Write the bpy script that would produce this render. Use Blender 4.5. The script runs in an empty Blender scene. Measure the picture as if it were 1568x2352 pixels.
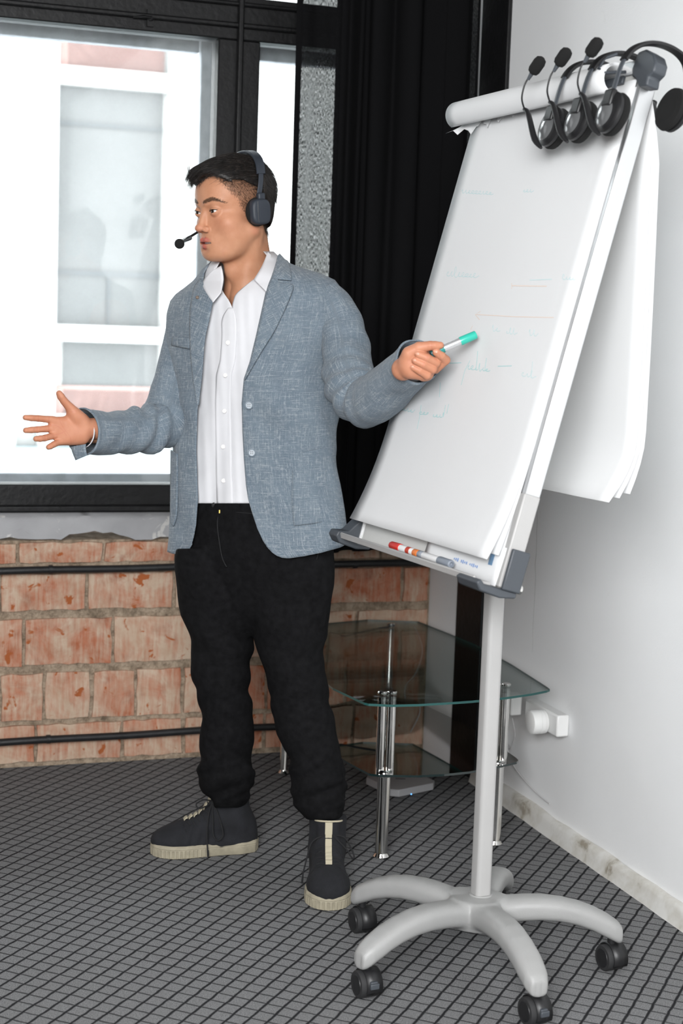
import bpy, bmesh, math, random
import numpy as np
from mathutils import Matrix, Vector
random.seed(4); rng = np.random.default_rng(7)
S = bpy.context.scene
PI = math.pi

# ---------------------------------------------------------------- camera
FPX = 3600.0; CX, CY = 784.0, 1176.0; HCAM = 1.36
pitch = math.radians(6.6); roll = math.radians(2.0)
cF = np.array([0, math.cos(pitch), -math.sin(pitch)])
_U0 = np.array([0, math.sin(pitch), math.cos(pitch)]); _R0 = np.array([1.0, 0, 0])
cR = _R0*math.cos(roll) + _U0*math.sin(roll)
cU = -_R0*math.sin(roll) + _U0*math.cos(roll)
cC = np.array([0, 0, HCAM])
cam = bpy.data.cameras.new('camera'); camo = bpy.data.objects.new('camera', cam)
S.collection.objects.link(camo); S.camera = camo
camo.matrix_world = Matrix(((cR[0], cU[0], -cF[0], 0), (cR[1], cU[1], -cF[1], 0), (cR[2], cU[2], -cF[2], HCAM), (0, 0, 0, 1)))
cam.sensor_fit = 'VERTICAL'; cam.sensor_height = 36; cam.sensor_width = 24
cam.lens = FPX/2352*36
cam.clip_start = .05; cam.clip_end = 200
cam.dof.use_dof = True; cam.dof.focus_distance = 3.62; cam.dof.aperture_fstop = 4.2

def at(x, y, Y):
    d = cF + cR*(x-CX)/FPX + cU*(CY-y)/FPX
    return cC + d*Y/d[1]
def on_plane(x, y, P, n):
    d = cF + cR*(x-CX)/FPX + cU*(CY-y)/FPX
    return cC + d*(((P-cC)@n)/(d@n))
def at_z(x, y, z=0.0):
    return on_plane(x, y, np.array([0, 0, z]), np.array([0, 0, 1.0]))
def px_m(Y): return FPX/Y

# room frame: u leftwards along the window wall, v from it into the room
th = math.radians(19.2)
RO = np.array([.303, 5.096, 0]); Ra = np.array([-math.cos(th), -math.sin(th), 0]); Rb = np.array([math.sin(th), -math.cos(th), 0])
RM = Matrix(((Ra[0], Rb[0], 0, RO[0]), (Ra[1], Rb[1], 0, RO[1]), (0, 0, 1, 0), (0, 0, 0, 1)))
def room(u, v, z=0.0): return RO + Ra*u + Rb*v + np.array([0, 0, z])
def toroom(p): q = np.array(p)-RO; return q@Ra, q@Rb, q[2]
def back(x, y, v=0.0):
    p = on_plane(x, y, RO+Rb*v, Rb); return (p-RO)@Ra, p[2]
def rightw(x, y, u=0.0):
    p = on_plane(x, y, RO+Ra*u, Ra); return (p-RO)@Rb, p[2]

# ---------------------------------------------------------------- world, lights, exposure
W = bpy.data.worlds.new('sky'); S.world = W; W.use_nodes = True
bg = W.node_tree.nodes['Background']; bg.inputs['Color'].default_value = (.93, .97, 1, 1); bg.inputs['Strength'].default_value = 7.5
S.view_settings.view_transform = 'Standard'; S.view_settings.look = 'None'
S.view_settings.gamma = 1; S.view_settings.use_curve_mapping = False
S.view_settings.exposure = 0.5
S.cycles.use_denoising = True
S.cycles.max_bounces = 7; S.cycles.diffuse_bounces = 4; S.cycles.glossy_bounces = 3; S.cycles.transmission_bounces = 4; S.cycles.transparent_max_bounces = 16
S.cycles.use_adaptive_sampling = True; S.cycles.adaptive_threshold = .02
S.cycles.sample_clamp_indirect = 6; S.cycles.caustics_reflective = False; S.cycles.caustics_refractive = False
def area(name, u, v, z, sx, sy, power, target, color=(1, 1, 1)):
    l = bpy.data.lights.new(name, 'AREA'); l.shape = 'RECTANGLE'; l.size = sx; l.size_y = sy; l.energy = power; l.color = color
    o = bpy.data.objects.new(name, l); S.collection.objects.link(o)
    p = Vector(room(u, v, z)); t = Vector(room(*target)); o.location = p
    o.rotation_euler = (t-p).to_track_quat('-Z', 'Y').to_euler(); return o
# daylight of the other big windows of the room: left wall and behind the camera
area('daylight_left_window', 3.3, 5.2, 2.1, 3.8, 1.4, 400, (0.6, 2.9, .3), (.97, .985, 1))
area('added_ceiling_fill', 2.2, 3.9, 2.93, 1.6, 1.6, 25, (1.9, 3.2, 0), (1, .99, .97))  # added fill lamp, lifts the near carpet and the right wall
area('daylight_rear_window', 3.0, 6.8, 1.9, 2.6, 1.8, 60, (1.0, 1, 1.1), (1, .985, .96))

# ---------------------------------------------------------------- helpers
def link(o, parent=None):
    S.collection.objects.link(o)
    if parent is not None: o.parent = parent
    return o
def tag(o, label=None, cat=None, group=None, kind=None):
    if label: o['label'] = label
    if cat: o['category'] = cat
    if group: o['group'] = group
    if kind: o['kind'] = kind
    return o
def empty(name, loc=(0, 0, 0), label=None, cat=None, group=None, kind=None, parent=None, rot=None):
    o = bpy.data.objects.new(name, None); link(o, parent); o.empty_display_size = .05
    o.location = Vector(loc)
    if rot is not None: o.rotation_euler = rot
    return tag(o, label, cat, group, kind)

class MB:
    """collects faces; build() links them as one mesh object"""
    def __init__(s): s.v = []; s.f = []; s.m = []
    def add(s, vs, fs, m=0):
        b = len(s.v); s.v += [tuple(map(float, p)) for p in vs]; s.f += [tuple(i+b for i in f) for f in fs]; s.m += [m]*len(fs); return s
    def box(s, c, size, M=None, m=0):
        hx, hy, hz = [k/2 for k in size]; P = []
        for z in (-hz, hz):
            for x, y in ((-hx, -hy), (hx, -hy), (hx, hy), (-hx, hy)):
                q = np.array([x, y, z]);
                if M is not None: q = M@q
                P.append(np.array(c)+q)
        return s.add(P, [(0, 3, 2, 1), (4, 5, 6, 7), (0, 1, 5, 4), (1, 2, 6, 5), (2, 3, 7, 6), (3, 0, 4, 7)], m)
    def rings(s, R, cap=(True, True), closed=True, m=0):
        n = len(R[0]); P = [p for r in R for p in r]; F = []
        for i in range(len(R)-1):
            for j in range(n if closed else n-1):
                k = (j+1) % n; F.append((i*n+j, i*n+k, (i+1)*n+k, (i+1)*n+j))
        if closed and cap[0]: F.append(tuple(range(n))[::-1])
        if closed and cap[1]: F.append(tuple((len(R)-1)*n+j for j in range(n)))
        return s.add(P, F, m)
    def tube(s, path, r, seg=12, up=(0, 0, 1), flat=1.0, cap=(True, True), m=0, rot=0.0):
        path = [np.array(p, float) for p in path]; n = len(path)
        rr = r if hasattr(r, '__len__') else [r]*n; R = []; N = None
        for i in range(n):
            t = path[min(i+1, n-1)]-path[max(i-1, 0)]; t = t/(np.linalg.norm(t)+1e-12)
            if N is None:
                N = np.array(up, float)
                if abs(N@t) > .98: N = np.array([1.0, 0, 0])
            N = N-t*(N@t); N /= np.linalg.norm(N); B = np.cross(t, N)
            R.append([path[i]+N*rr[i]*math.cos(2*PI*k/seg+rot)*flat+B*rr[i]*math.sin(2*PI*k/seg+rot) for k in range(seg)])
        return s.rings(R, cap, m=m)
    def lathe(s, prof, c=(0, 0, 0), axis=(0, 0, 1), seg=24, cap=(True, True), m=0):
        ax = np.array(axis, float); ax /= np.linalg.norm(ax)
        N = np.array([1.0, 0, 0]) if abs(ax[0]) < .9 else np.array([0, 1.0, 0]); N -= ax*(N@ax); N /= np.linalg.norm(N); B = np.cross(ax, N)
        R = [[np.array(c)+ax*h+N*r*math.cos(2*PI*k/seg)+B*r*math.sin(2*PI*k/seg) for k in range(seg)] for r, h in prof]
        return s.rings(R, cap, m=m)
    def prism(s, poly, d, m=0):
        d = np.array(d, float); return s.rings([[np.array(p, float) for p in poly], [np.array(p, float)+d for p in poly]], m=m)
    def grid(s, G, m=0):
        r, c = len(G), len(G[0]); P = [p for row in G for p in row]
        return s.add(P, [(i*c+j, i*c+j+1, (i+1)*c+j+1, (i+1)*c+j) for i in range(r-1) for j in range(c-1)], m)
    def build(s, name, mats, parent=None, smooth=None, bev=0.0, seg=2, solid=0.0, off=0.0, sub=0, fix=True, uv=None):
        me = bpy.data.meshes.new(name); me.from_pydata(s.v, [], s.f)
        for m in (mats if isinstance(mats, (list, tuple)) else [mats]): me.materials.append(m)
        if any(s.m): me.polygons.foreach_set('material_index', s.m)
        if uv is not None:
            L = me.uv_layers.new(name='uv'); vi = np.empty(len(me.loops), int); me.loops.foreach_get('vertex_index', vi)
            L.data.foreach_set('uv', np.array(uv, float)[vi].ravel())
        if fix:
            b = bmesh.new(); b.from_mesh(me); bmesh.ops.recalc_face_normals(b, faces=b.faces); b.to_mesh(me); b.free()
        o = bpy.data.objects.new(name, me); link(o, parent)
        if smooth is not None:
            me.polygons.foreach_set('use_smooth', [True]*len(me.polygons))
            if smooth < 179: me.set_sharp_from_angle(angle=math.radians(smooth))
        if solid:
            q = o.modifiers.new('s', 'SOLIDIFY'); q.thickness = solid; q.offset = off
        if bev:
            q = o.modifiers.new('b', 'BEVEL'); q.width = bev; q.segments = seg; q.limit_method = 'ANGLE'; q.angle_limit = math.radians(40); q.harden_normals = False
            if smooth is None:
                me.polygons.foreach_set('use_smooth', [True]*len(me.polygons)); me.set_sharp_from_angle(angle=math.radians(35))
        if sub:
            q = o.modifiers.new('u', 'SUBSURF'); q.levels = sub; q.render_levels = sub
        return o

def copy_tree(o, parent=None, M=None):
    c = o.copy(); S.collection.objects.link(c)
    for k in ('label',):
        if k in c and parent is None: del c[k]
    if parent is not None: c.parent = parent
    for ch in list(o.children): copy_tree(ch, c)
    return c

def spline(pts, n):
    """Catmull-Rom through pts (any dimension), n samples"""
    P = np.array(pts, float); k = len(P); out = []
    for q in np.linspace(0, k-1, n):
        i = min(int(q), k-2); t = q-i
        p0 = P[max(i-1, 0)]; p1 = P[i]; p2 = P[i+1]; p3 = P[min(i+2, k-1)]
        out.append(.5*((2*p1)+(-p0+p2)*t+(2*p0-5*p1+4*p2-p3)*t*t+(-p0+3*p1-3*p2+p3)*t**3))
    return np.array(out)
def interp(x, tab):
    xs = [t[0] for t in tab]; return np.interp(x, xs, [t[1] for t in tab])
def smooth_interp(x, tab):
    xs = np.array([t[0] for t in tab], float); ys = np.array([t[1] for t in tab], float)
    d = np.gradient(ys, xs); x = np.clip(x, xs[0], xs[-1]); i = np.clip(np.searchsorted(xs, x)-1, 0, len(xs)-2)
    h = xs[i+1]-xs[i]; t = (x-xs[i])/h
    return (2*t**3-3*t**2+1)*ys[i]+(t**3-2*t**2+t)*h*d[i]+(-2*t**3+3*t**2)*ys[i+1]+(t**3-t**2)*h*d[i+1]

# ---------------------------------------------------------------- materials
class NT:
    def __init__(s, m): s.m = m; s.t = m.node_tree; s.n = s.t.nodes; s.l = s.t.links; s.b = s.n['Principled BSDF']
    def new(s, typ, **k):
        x = s.n.new(typ)
        for a, v in k.items():
            if a in x.inputs.keys() and not hasattr(x, a): x.inputs[a].default_value = v
            else: setattr(x, a, v)
        return x
    def tex(s, coord='Object', scale=(1, 1, 1), rot=(0, 0, 0), loc=(0, 0, 0)):
        c = s.n.new('ShaderNodeTexCoord'); mp = s.n.new('ShaderNodeMapping'); s.l.new(c.outputs[coord], mp.inputs[0])
        mp.inputs['Scale'].default_value = scale; mp.inputs['Rotation'].default_value = rot; mp.inputs['Location'].default_value = loc
        return mp.outputs[0]
    def noise(s, vec, scale, detail=4, rough=.55, dist=0.0):
        x = s.n.new('ShaderNodeTexNoise'); x.inputs['Scale'].default_value = scale; x.inputs['Detail'].default_value = detail
        x.inputs['Roughness'].default_value = rough; x.inputs['Distortion'].default_value = dist
        if vec is not None: s.l.new(vec, x.inputs['Vector'])
        return x.outputs['Fac']
    def ramp(s, fac, stops, interp='LINEAR'):
        x = s.n.new('ShaderNodeValToRGB'); e = x.color_ramp.elements; x.color_ramp.interpolation = interp
        while len(e) < len(stops): e.new(.5)
        for i, (p, c) in enumerate(stops):
            e[i].position = p; e[i].color = (c if hasattr(c, '__len__') else (c, c, c))[:3]+(1,) if hasattr(c, '__len__') else (c, c, c, 1)
        s.l.new(fac, x.inputs[0]); return x.outputs[0]
    def mix(s, fac, a, b, typ='MIX'):
        x = s.n.new('ShaderNodeMix'); x.data_type = 'RGBA'; x.blend_type = typ
        for sock, val in ((x.inputs[0], fac), (x.inputs[6], a), (x.inputs[7], b)):
            if hasattr(val, 'is_output'): s.l.new(val, sock)
            elif hasattr(val, '__len__'): sock.default_value = tuple(val)[:3]+(1,)
            else: sock.default_value = val if sock is x.inputs[0] else (val, val, val, 1)
        return x.outputs[2]
    def math(s, op, a, b=0.0, c=0.0):
        x = s.n.new('ShaderNodeMath'); x.operation = op
        for i, v in enumerate((a, b, c)):
            if hasattr(v, 'is_output'): s.l.new(v, x.inputs[i])
            else: x.inputs[i].default_value = v
        return x.outputs[0]
    def sep(s, vec):
        x = s.n.new('ShaderNodeSeparateXYZ'); s.l.new(vec, x.inputs[0]); return x.outputs
    def bump(s, h, dist=.002, strength=1.0):
        x = s.n.new('ShaderNodeBump'); x.inputs['Distance'].default_value = dist; x.inputs['Strength'].default_value = strength
        s.l.new(h, x.inputs['Height']); s.l.new(x.outputs[0], s.b.inputs['Normal']); return x
    def color(s, sock): s.l.new(sock, s.b.inputs['Base Color'])
def mat(name, col=(.5, .5, .5), rough=.5, metal=0.0, spec=.5, noise=0.0, nscale=40, bump=0.0, bscale=120, coat=0.0, sheen=0.0, sss=0.0, alpha=1.0, trans=0.0, ior=1.45, emit=None):
    m = bpy.data.materials.new(name); m.use_nodes = True; N = NT(m); b = N.b
    b.inputs['Base Color'].default_value = (*col, 1); b.inputs['Roughness'].default_value = rough; b.inputs['Metallic'].default_value = metal
    b.inputs['Specular IOR Level'].default_value = spec; b.inputs['Coat Weight'].default_value = coat; b.inputs['IOR'].default_value = ior
    b.inputs['Transmission Weight'].default_value = trans
    if sheen: b.inputs['Sheen Weight'].default_value = sheen; b.inputs['Sheen Roughness'].default_value = .5
    if sss: b.inputs['Subsurface Weight'].default_value = sss
    if emit: b.inputs['Emission Color'].default_value = (*emit[0], 1); b.inputs['Emission Strength'].default_value = emit[1]
    if noise or bump:
        v = N.tex()
        if noise:
            f = N.noise(v, nscale); c0 = tuple(max(0, k*(1-noise)) for k in col); c1 = tuple(min(1, k*(1+noise)) for k in col)
            N.color(N.ramp(f, [(.3, c0), (.7, c1)]))
        if bump: N.bump(N.noise(v, bscale, 3), bump)
    return m
def srgb(r, g, b):
    f = lambda c: ((c/255+.055)/1.055)**2.4 if c > 10 else c/255/12.92
    return (f(r), f(g), f(b))

M = {}
M['black_paint'] = mat('black_wood_paint', (.006, .006, .0065), .45, spec=.35, noise=.3, nscale=25, bump=.0012, bscale=60)
M['sash_grey'] = mat('weathered_sash_paint', srgb(120, 124, 130), .6, noise=.25, nscale=30, bump=.001, bscale=90)
M['plastic_white'] = mat('white_plastic', (.78, .78, .77), .35)
M['plastic_black'] = mat('black_plastic', (.012, .012, .013), .42)
M['foam'] = mat('black_foam', (.006, .006, .006), .95, bump=.001, bscale=900)
M['charcoal'] = mat('charcoal_plastic', (.055, .062, .072), .45, bump=.0002, bscale=900)
M['slate'] = mat('slate_plastic', srgb(46, 51, 59), .5, bump=.0002, bscale=1200)
M['chrome'] = mat('chrome', (.72, .71, .69), .09, 1.0)
M['alu'] = mat('satin_aluminium', (.70, .71, .72), .32, .9)
M['alu_grey'] = mat('grey_coated_metal', srgb(166, 165, 164), .4, .0, noise=.04, nscale=8)
M['base_grey'] = mat('grey_moulded_plastic', srgb(150, 150, 149), .42, noise=.06, nscale=6, bump=.0003, bscale=500)
M['board_white'] = mat('whiteboard_enamel', srgb(205, 205, 202), .25)
M['pipe'] = mat('black_pipe_paint', (.014, .014, .015), .45, noise=.3, nscale=30, bump=.0008, bscale=80)
M['rubber'] = mat('rubber', (.02, .02, .021), .75, noise=.2, nscale=50)

# paper: diffuse with a little light coming through
def paper():
    m = mat('paper', (.82, .825, .83), .75, spec=.25); N = NT(m)
    tr = N.new('ShaderNodeBsdfTranslucent'); tr.inputs[0].default_value = (.86, .865, .87, 1); mx = N.new('ShaderNodeMixShader'); mx.inputs[0].default_value = .16
    out = N.n['Material Output']; N.l.new(N.b.outputs[0], mx.inputs[1]); N.l.new(tr.outputs[0], mx.inputs[2]); N.l.new(mx.outputs[0], out.inputs[0])
    v = N.tex(scale=(3, 3, .6)); N.bump(N.noise(v, 3, 2), .004, .35)
    return m
M['paper'] = paper()

def glass_mat(name, tint, dirt=0.0, rough=.0, gain=1.0):
    m = bpy.data.materials.new(name); m.use_nodes = True; N = NT(m)
    out = N.n['Material Output']; t = N.new('ShaderNodeBsdfTransparent'); t.inputs[0].default_value = (*tint, 1)
    g = N.new('ShaderNodeBsdfGlossy'); g.inputs['Roughness'].default_value = rough+.01
    fr = N.new('ShaderNodeFresnel'); fr.inputs[0].default_value = 1.45
    mx = N.new('ShaderNodeMixShader'); N.l.new(N.math('MULTIPLY', fr.outputs[0], gain), mx.inputs[0]); N.l.new(t.outputs[0], mx.inputs[1]); N.l.new(g.outputs[0], mx.inputs[2])
    last = mx.outputs[0]
    if dirt:
        d = N.new('ShaderNodeBsdfDiffuse'); d.inputs[0].default_value = (.95, .96, .97, 1); tl = N.new('ShaderNodeBsdfTranslucent'); tl.inputs[0].default_value = (.95, .96, .97, 1)
        ad = N.new('ShaderNodeMixShader'); ad.inputs[0].default_value = .75; N.l.new(d.outputs[0], ad.inputs[1]); N.l.new(tl.outputs[0], ad.inputs[2])
        v = N.tex(); f1 = N.noise(v, 2.2, 5, .6); f2 = N.noise(v, 170, 2, .6)
        sp = N.ramp(f2, [(.62, 0.0), (.78, 1.0)])
        amt = N.math('ADD', N.math('MULTIPLY', f1, dirt*1.6), N.math('MULTIPLY', sp, dirt*1.2))
        m2 = N.new('ShaderNodeMixShader'); N.l.new(amt, m2.inputs[0]); N.l.new(last, m2.inputs[1]); N.l.new(ad.outputs[0], m2.inputs[2]); last = m2.outputs[0]
    N.l.new(last, out.inputs[0]); return m
M['window_glass'] = glass_mat('dusty_window_glass', (.97, .99, .985), .045)
M['table_glass'] = glass_mat('clear_table_glass', (.90, .955, .945), 0, gain=.65)
M['smoked_glass'] = glass_mat('smoked_shelf_glass', (.055, .060, .064), 0, gain=.8)
M['glass_edge'] = mat('green_glass_edge', (.022, .085, .080), .3, spec=.4, coat=.0)
M['glass_edge_dark'] = mat('dark_glass_edge', (.008, .018, .018), .12, spec=.8, coat=.6)

def carpet():
    m = mat('carpet', rough=.95, spec=.1); N = NT(m); cell = .0372
    v = N.tex(scale=(1/cell, 1/cell, 1), rot=(0, 0, math.radians(23.2)))
    # waver the yarn lines slightly
    nz = N.new('ShaderNodeTexNoise'); nz.inputs['Scale'].default_value = 1.1; N.l.new(v, nz.inputs['Vector'])
    vm = N.new('ShaderNodeVectorMath', operation='SCALE'); vm.inputs[3].default_value = .16; N.l.new(nz.outputs['Color'], vm.inputs[0])
    va = N.new('ShaderNodeVectorMath', operation='ADD'); N.l.new(v, va.inputs[0]); N.l.new(vm.outputs[0], va.inputs[1])
    x = N.sep(va.outputs[0]); dx = N.math('PINGPONG', x[0], .5); dy = N.math('PINGPONG', x[1], .5)
    lx = N.ramp(dx, [(.045, 1.0), (.105, 0.0)]); ly = N.ramp(dy, [(.03, 1.0), (.085, 0.0)])
    line = N.math('MAXIMUM', lx, N.math('MULTIPLY', ly, .85))
    o = N.tex(); f = N.noise(o, 520, 3, .75); g = N.noise(o, 1.3, 4); h = N.noise(o, 220, 2, .6)
    base = N.mix(N.ramp(f, [(.38, 0.0), (.62, 1.0)]), (.085, .086, .089), (.36, .364, .37))
    base = N.mix(N.ramp(h, [(.35, 0.0), (.7, .5)]), base, (.10, .10, .105))
    base = N.mix(N.ramp(g, [(.35, .0), (.75, .22)]), base, (.12, .115, .105))
    col = N.mix(line, base, (.022, .022, .024)); N.color(col)
    hh = N.math('SUBTRACT', N.math('MULTIPLY', f, .6), N.math('MULTIPLY', line, .9)); N.bump(hh, .0025, .8)
    return m
M['carpet'] = carpet()

def brick_mat():
    m = mat('hollow_brick', rough=.85, spec=.2); N = NT(m)
    oi = N.new('ShaderNodeObjectInfo'); rnd = oi.outputs['Random']
    c = N.n.new('ShaderNodeTexCoord'); mp = N.n.new('ShaderNodeMapping'); N.l.new(c.outputs['Object'], mp.inputs[0])
    cb = N.new('ShaderNodeCombineXYZ'); N.l.new(N.math('MULTIPLY', rnd, 37), cb.inputs[0]); N.l.new(N.math('MULTIPLY', rnd, 91), cb.inputs[2]); N.l.new(cb.outputs[0], mp.inputs['Location'])
    v = mp.outputs[0]
    mp2 = N.n.new('ShaderNodeMapping'); mp2.inputs['Scale'].default_value = (1, 1, .09); N.l.new(v, mp2.inputs[0]); vs = mp2.outputs[0]
    clay = N.ramp(N.noise(v, 14, 5, .6), [(.3, srgb(144, 86, 64)), (.5, srgb(178, 116, 90)), (.7, srgb(160, 92, 62))])
    lime = N.ramp(N.noise(v, 20, 4), [(.3, srgb(184, 160, 138)), (.7, srgb(200, 182, 162))])
    big = N.noise(v, 9, 5, .65, .6); st = N.noise(vs, 95, 3, .6)
    w = N.math('ADD', N.math('MULTIPLY', big, .62), N.math('MULTIPLY', st, .40)); w = N.math('ADD', w, N.math('MULTIPLY', N.math('SUBTRACT', rnd, .5), .12))
    col = N.mix(N.ramp(w, [(.38, 0.0), (.60, .92)]), clay, lime)
    rust = N.noise(v, 26, 3, .5, .5); col = N.mix(N.ramp(rust, [(.64, 0.0), (.68, 1.0)]), col, srgb(160, 90, 52))
    N.color(col)
    h = N.math('ADD', N.math('MULTIPLY', st, .5), N.math('MULTIPLY', N.noise(v, 60, 4, .7), .6)); N.bump(h, .004, .8); return m
M['brick'] = brick_mat()
def mortar():
    m = mat('mortar', rough=.95, spec=.1); N = NT(m); v = N.tex()
    f = N.noise(v, 26, 6, .75); g = N.noise(v, 70, 3, .7)
    c = N.ramp(f, [(.28, srgb(98, 86, 74)), (.42, srgb(140, 124, 106)), (.55, srgb(176, 158, 138)), (.75, srgb(196, 180, 160))]); N.color(c)
    N.bump(N.math('ADD', f, N.math('MULTIPLY', g, .6)), .014, 1.0); return m
M['mortar'] = mortar()
def white_wall():
    m = mat('white_wall_paint', rough=.6, spec=.25); N = NT(m); v = N.tex()
    f = N.noise(v, 1.4, 4); g = N.noise(v, 240, 2); k = N.noise(v, 9, 5, .7)
    c = N.ramp(f, [(.3, (.84, .85, .855)), (.7, (.88, .885, .885))]); c = N.mix(N.ramp(k, [(.68, 0.0), (.74, .10)]), c, (.5, .5, .48)); N.color(c)
    N.bump(N.math('ADD', N.math('MULTIPLY', g, .15), N.math('MULTIPLY', k, .5)), .004, .5); return m
M['white_wall'] = white_wall()
M['dim_wall'] = mat('grey_brown_wall', (.13, .12, .115), .8, noise=.1, nscale=3)
def plaster():
    m = mat('grey_ledge_plaster', rough=.8, spec=.2); N = NT(m); v = N.tex()
    f = N.noise(v, 12, 5, .7, 1.2); g = N.noise(v, 5, 3)
    c = N.ramp(g, [(.35, srgb(150, 150, 152)), (.7, srgb(172, 172, 174))]); c = N.mix(N.ramp(f, [(.60, 0.0), (.64, .75)]), c, srgb(208, 206, 202)); N.color(c)
    N.bump(N.math('ADD', f, g), .008, .6); return m
M['plaster'] = plaster()
def skirting():
    m = mat('chipped_skirting_paint', rough=.6, spec=.3); N = NT(m); v = N.tex(scale=(1, 1, 1)); f = N.noise(v, 11, 4, .6, .2)
    N.color(N.ramp(f, [(.30, srgb(150, 143, 130)), (.40, srgb(196, 193, 185)), (.6, srgb(215, 214, 210))])); N.bump(f, .003, .5); return m
M['skirting'] = skirting()

# ---------------------------------------------------------------- the setting
def rbox(mb, u0, u1, v0, v1, z0, z1, m=0):
    P = [room(u, v, z) for z in (z0, z1) for u, v in ((u0, v0), (u1, v0), (u1, v1), (u0, v1))]
    return mb.add(P, [(0, 3, 2, 1), (4, 5, 6, 7), (0, 1, 5, 4), (1, 2, 6, 5), (2, 3, 7, 6), (3, 0, 4, 7)], m)
def struct(o): return tag(o, kind='structure')
UW, VW, ZC = 3.4, 7.2, 3.0
SILL = .79
struct(rbox(MB(), -.15, UW+.15, -.45, VW+.15, -.1, 0).build('floor', M['carpet']))
struct(rbox(MB(), -.15, UW+.15, -.45, VW+.15, ZC, ZC+.1).build('ceiling', M['dim_wall']))
wb = struct(rbox(MB(), -.15, UW+.15, -.45, -.012, 0, .70).build('wall_back', M['mortar']))
rbox(MB(), 1.75, UW+.15, -.45, 0, .776, ZC).build('pier', M['white_wall'], wb)
rbox(MB(), -.15, 1.75, -.45, 0, 2.95, ZC).build('lintel', M['black_paint'], wb)
wr = struct(rbox(MB(), -.2, 0, -.012, VW+.15, 0, ZC).build('wall_right', M['white_wall']))
rbox(MB(), -.2, 0, -.45, -.012, .70, ZC).build('window_reveal', M['black_paint'], wr)
struct(rbox(MB(), UW, UW+.15, 0, VW+.15, 0, ZC).build('wall_left', M['dim_wall']))
struct(rbox(MB(), -.15, UW+.15, VW, VW+.15, 0, ZC).build('wall_rear', M['dim_wall']))

# bricks, one object each
cours = [(.145, .132, -.002)]
def brick(u0, u1, z0, z1, proud=.0, rough=.004):
    n1, n2 = max(2, int((u1-u0)/.03)), max(2, int((z1-z0)/.03)); uc, zc = (u0+u1)/2, (z0+z1)/2
    # rounded, uneven front on a grid plus sides back into the mortar
    G = []
    for j in range(n2+1):
        row = []
        for i in range(n1+1):
            a, b = i/n1, j/n2; e = min(a, 1-a)*(u1-u0); f = min(b, 1-b)*(z1-z0)
            du = random.uniform(-.0035, .0035); dz = random.uniform(-.003, .003)
            dv = random.uniform(-rough, rough)*.5+proud - (.004 if min(e, f) < .003 else 0)
            row.append(((u1-u0)*(a-.5)+du, dv, (z1-z0)*(b-.5)+dz))
        G.append(row)
    mb = MB(); mb.grid(G)
    per = [G[0][i] for i in range(n1+1)]+[G[j][n1] for j in range(1, n2+1)]+[G[n2][i] for i in range(n1-1, -1, -1)]+[G[j][0] for j in range(n2-1, 0, -1)]
    mb.rings([per, [(p[0], -.03, p[2]) for p in per]], cap=(False, False))
    mb.v = [tuple(Ra*p[0]+Rb*p[1]+np.array([0, 0, p[2]])) for p in mb.v]
    o = mb.build('brick', M['brick'], wb, smooth=50); o.location = Vector(room(uc, 0, zc)); return o
def course(z0, z1, edges, gap=.012, **k):
    for a, b in zip(edges[:-1], edges[1:]):
        if a-b > .03: brick(b+gap/2, a-gap/2, z0, z1, proud=random.uniform(-.001, .004), **k)
ub = lambda x, y: back(x, y)[0]
def ext(px, y, step_hi, step_lo, start=None):
    e = [ub(x, y) for x in px]
    e = [e[0]+w for w in ((.81, .54, .27) if step_lo > .15 else (.84, .70, .56, .42, .28, .14))]+e
    while e[-1] > .03: e.append(max(.004, e[-1]-random.uniform(step_lo, step_hi)))
    if e[-2]-e[-1] < .05: e.pop(-2)
    return e
course(.632, .692, ext([-60, 42, 238, 405], 1260, .2, .16), rough=.012)
course(.487, .598, ext([0, 199, 399], 1370, .29, .24))
course(.318, .458, ext([-110, 54, 260, 470], 1475, .29, .24))
course(.148, .290, ext([0, 101, 210, 312, 420], 1600, .14, .13))
course(.018, .130, ext([-110, 82, 280, 420], 1720, .29, .22))
# plaster ledge with a ragged lower edge over the bricks
mb = MB(); n = 70; G = []
us = np.linspace(1.75, 0, n)
rag = [.705+.014*math.sin(7*u)+.012*math.sin(23*u+1)+random.uniform(-.006, .006) for u in us]
for zf in ('b', .735, .762, .776, 'top'):
    row = []
    for i, u in enumerate(us):
        z = rag[i] if zf == 'b' else (.778 if zf == 'top' else zf); v = -.16 if zf == 'top' else (.006 if zf == .776 else .014+random.uniform(-.002, .002))
        row.append(room(u, v, z))
    G.append(row)
mb.grid(G); mb.grid([G[0], [room(u, -.02, rag[i]+.004) for i, u in enumerate(us)]])
tag(mb.build('trim_1', M['plaster'], smooth=60), kind='structure')

# heating pipes along the bricks
def pipe(y_px, label, uend):
    z = back(100, y_px, .03)[1]; pts = [room(u, .032+.002*math.sin(5*u), z+.003*math.sin(3.1*u)+.0015*math.sin(11*u)) for u in np.linspace(2.4, uend, 40)]
    o = empty('heating_pipe', pts[20], label, 'pipe', 'black heating pipes on the brick wall')
    mb = MB(); mb.tube([p-pts[20] for p in pts], .0115, 14); mb.build('pipe_run', M['pipe'], o, smooth=60)
    for u in (1.25, .28):
        c = room(u, 0, z)-pts[20]; b2 = MB(); b2.tube([c+Rb*-.03, c+Rb*.03], .005, 8); b2.lathe([(.0135, -.006), (.0135, .006)], c+Rb*.032, Ra, 14); b2.build('pipe_clip', M['pipe'], o, smooth=40)
pipe(1308, 'black horizontal pipe across the bricks just below the grey ledge', .03)
pipe(1698, 'black horizontal pipe running low along the bricks above the carpet', .03)

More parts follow.
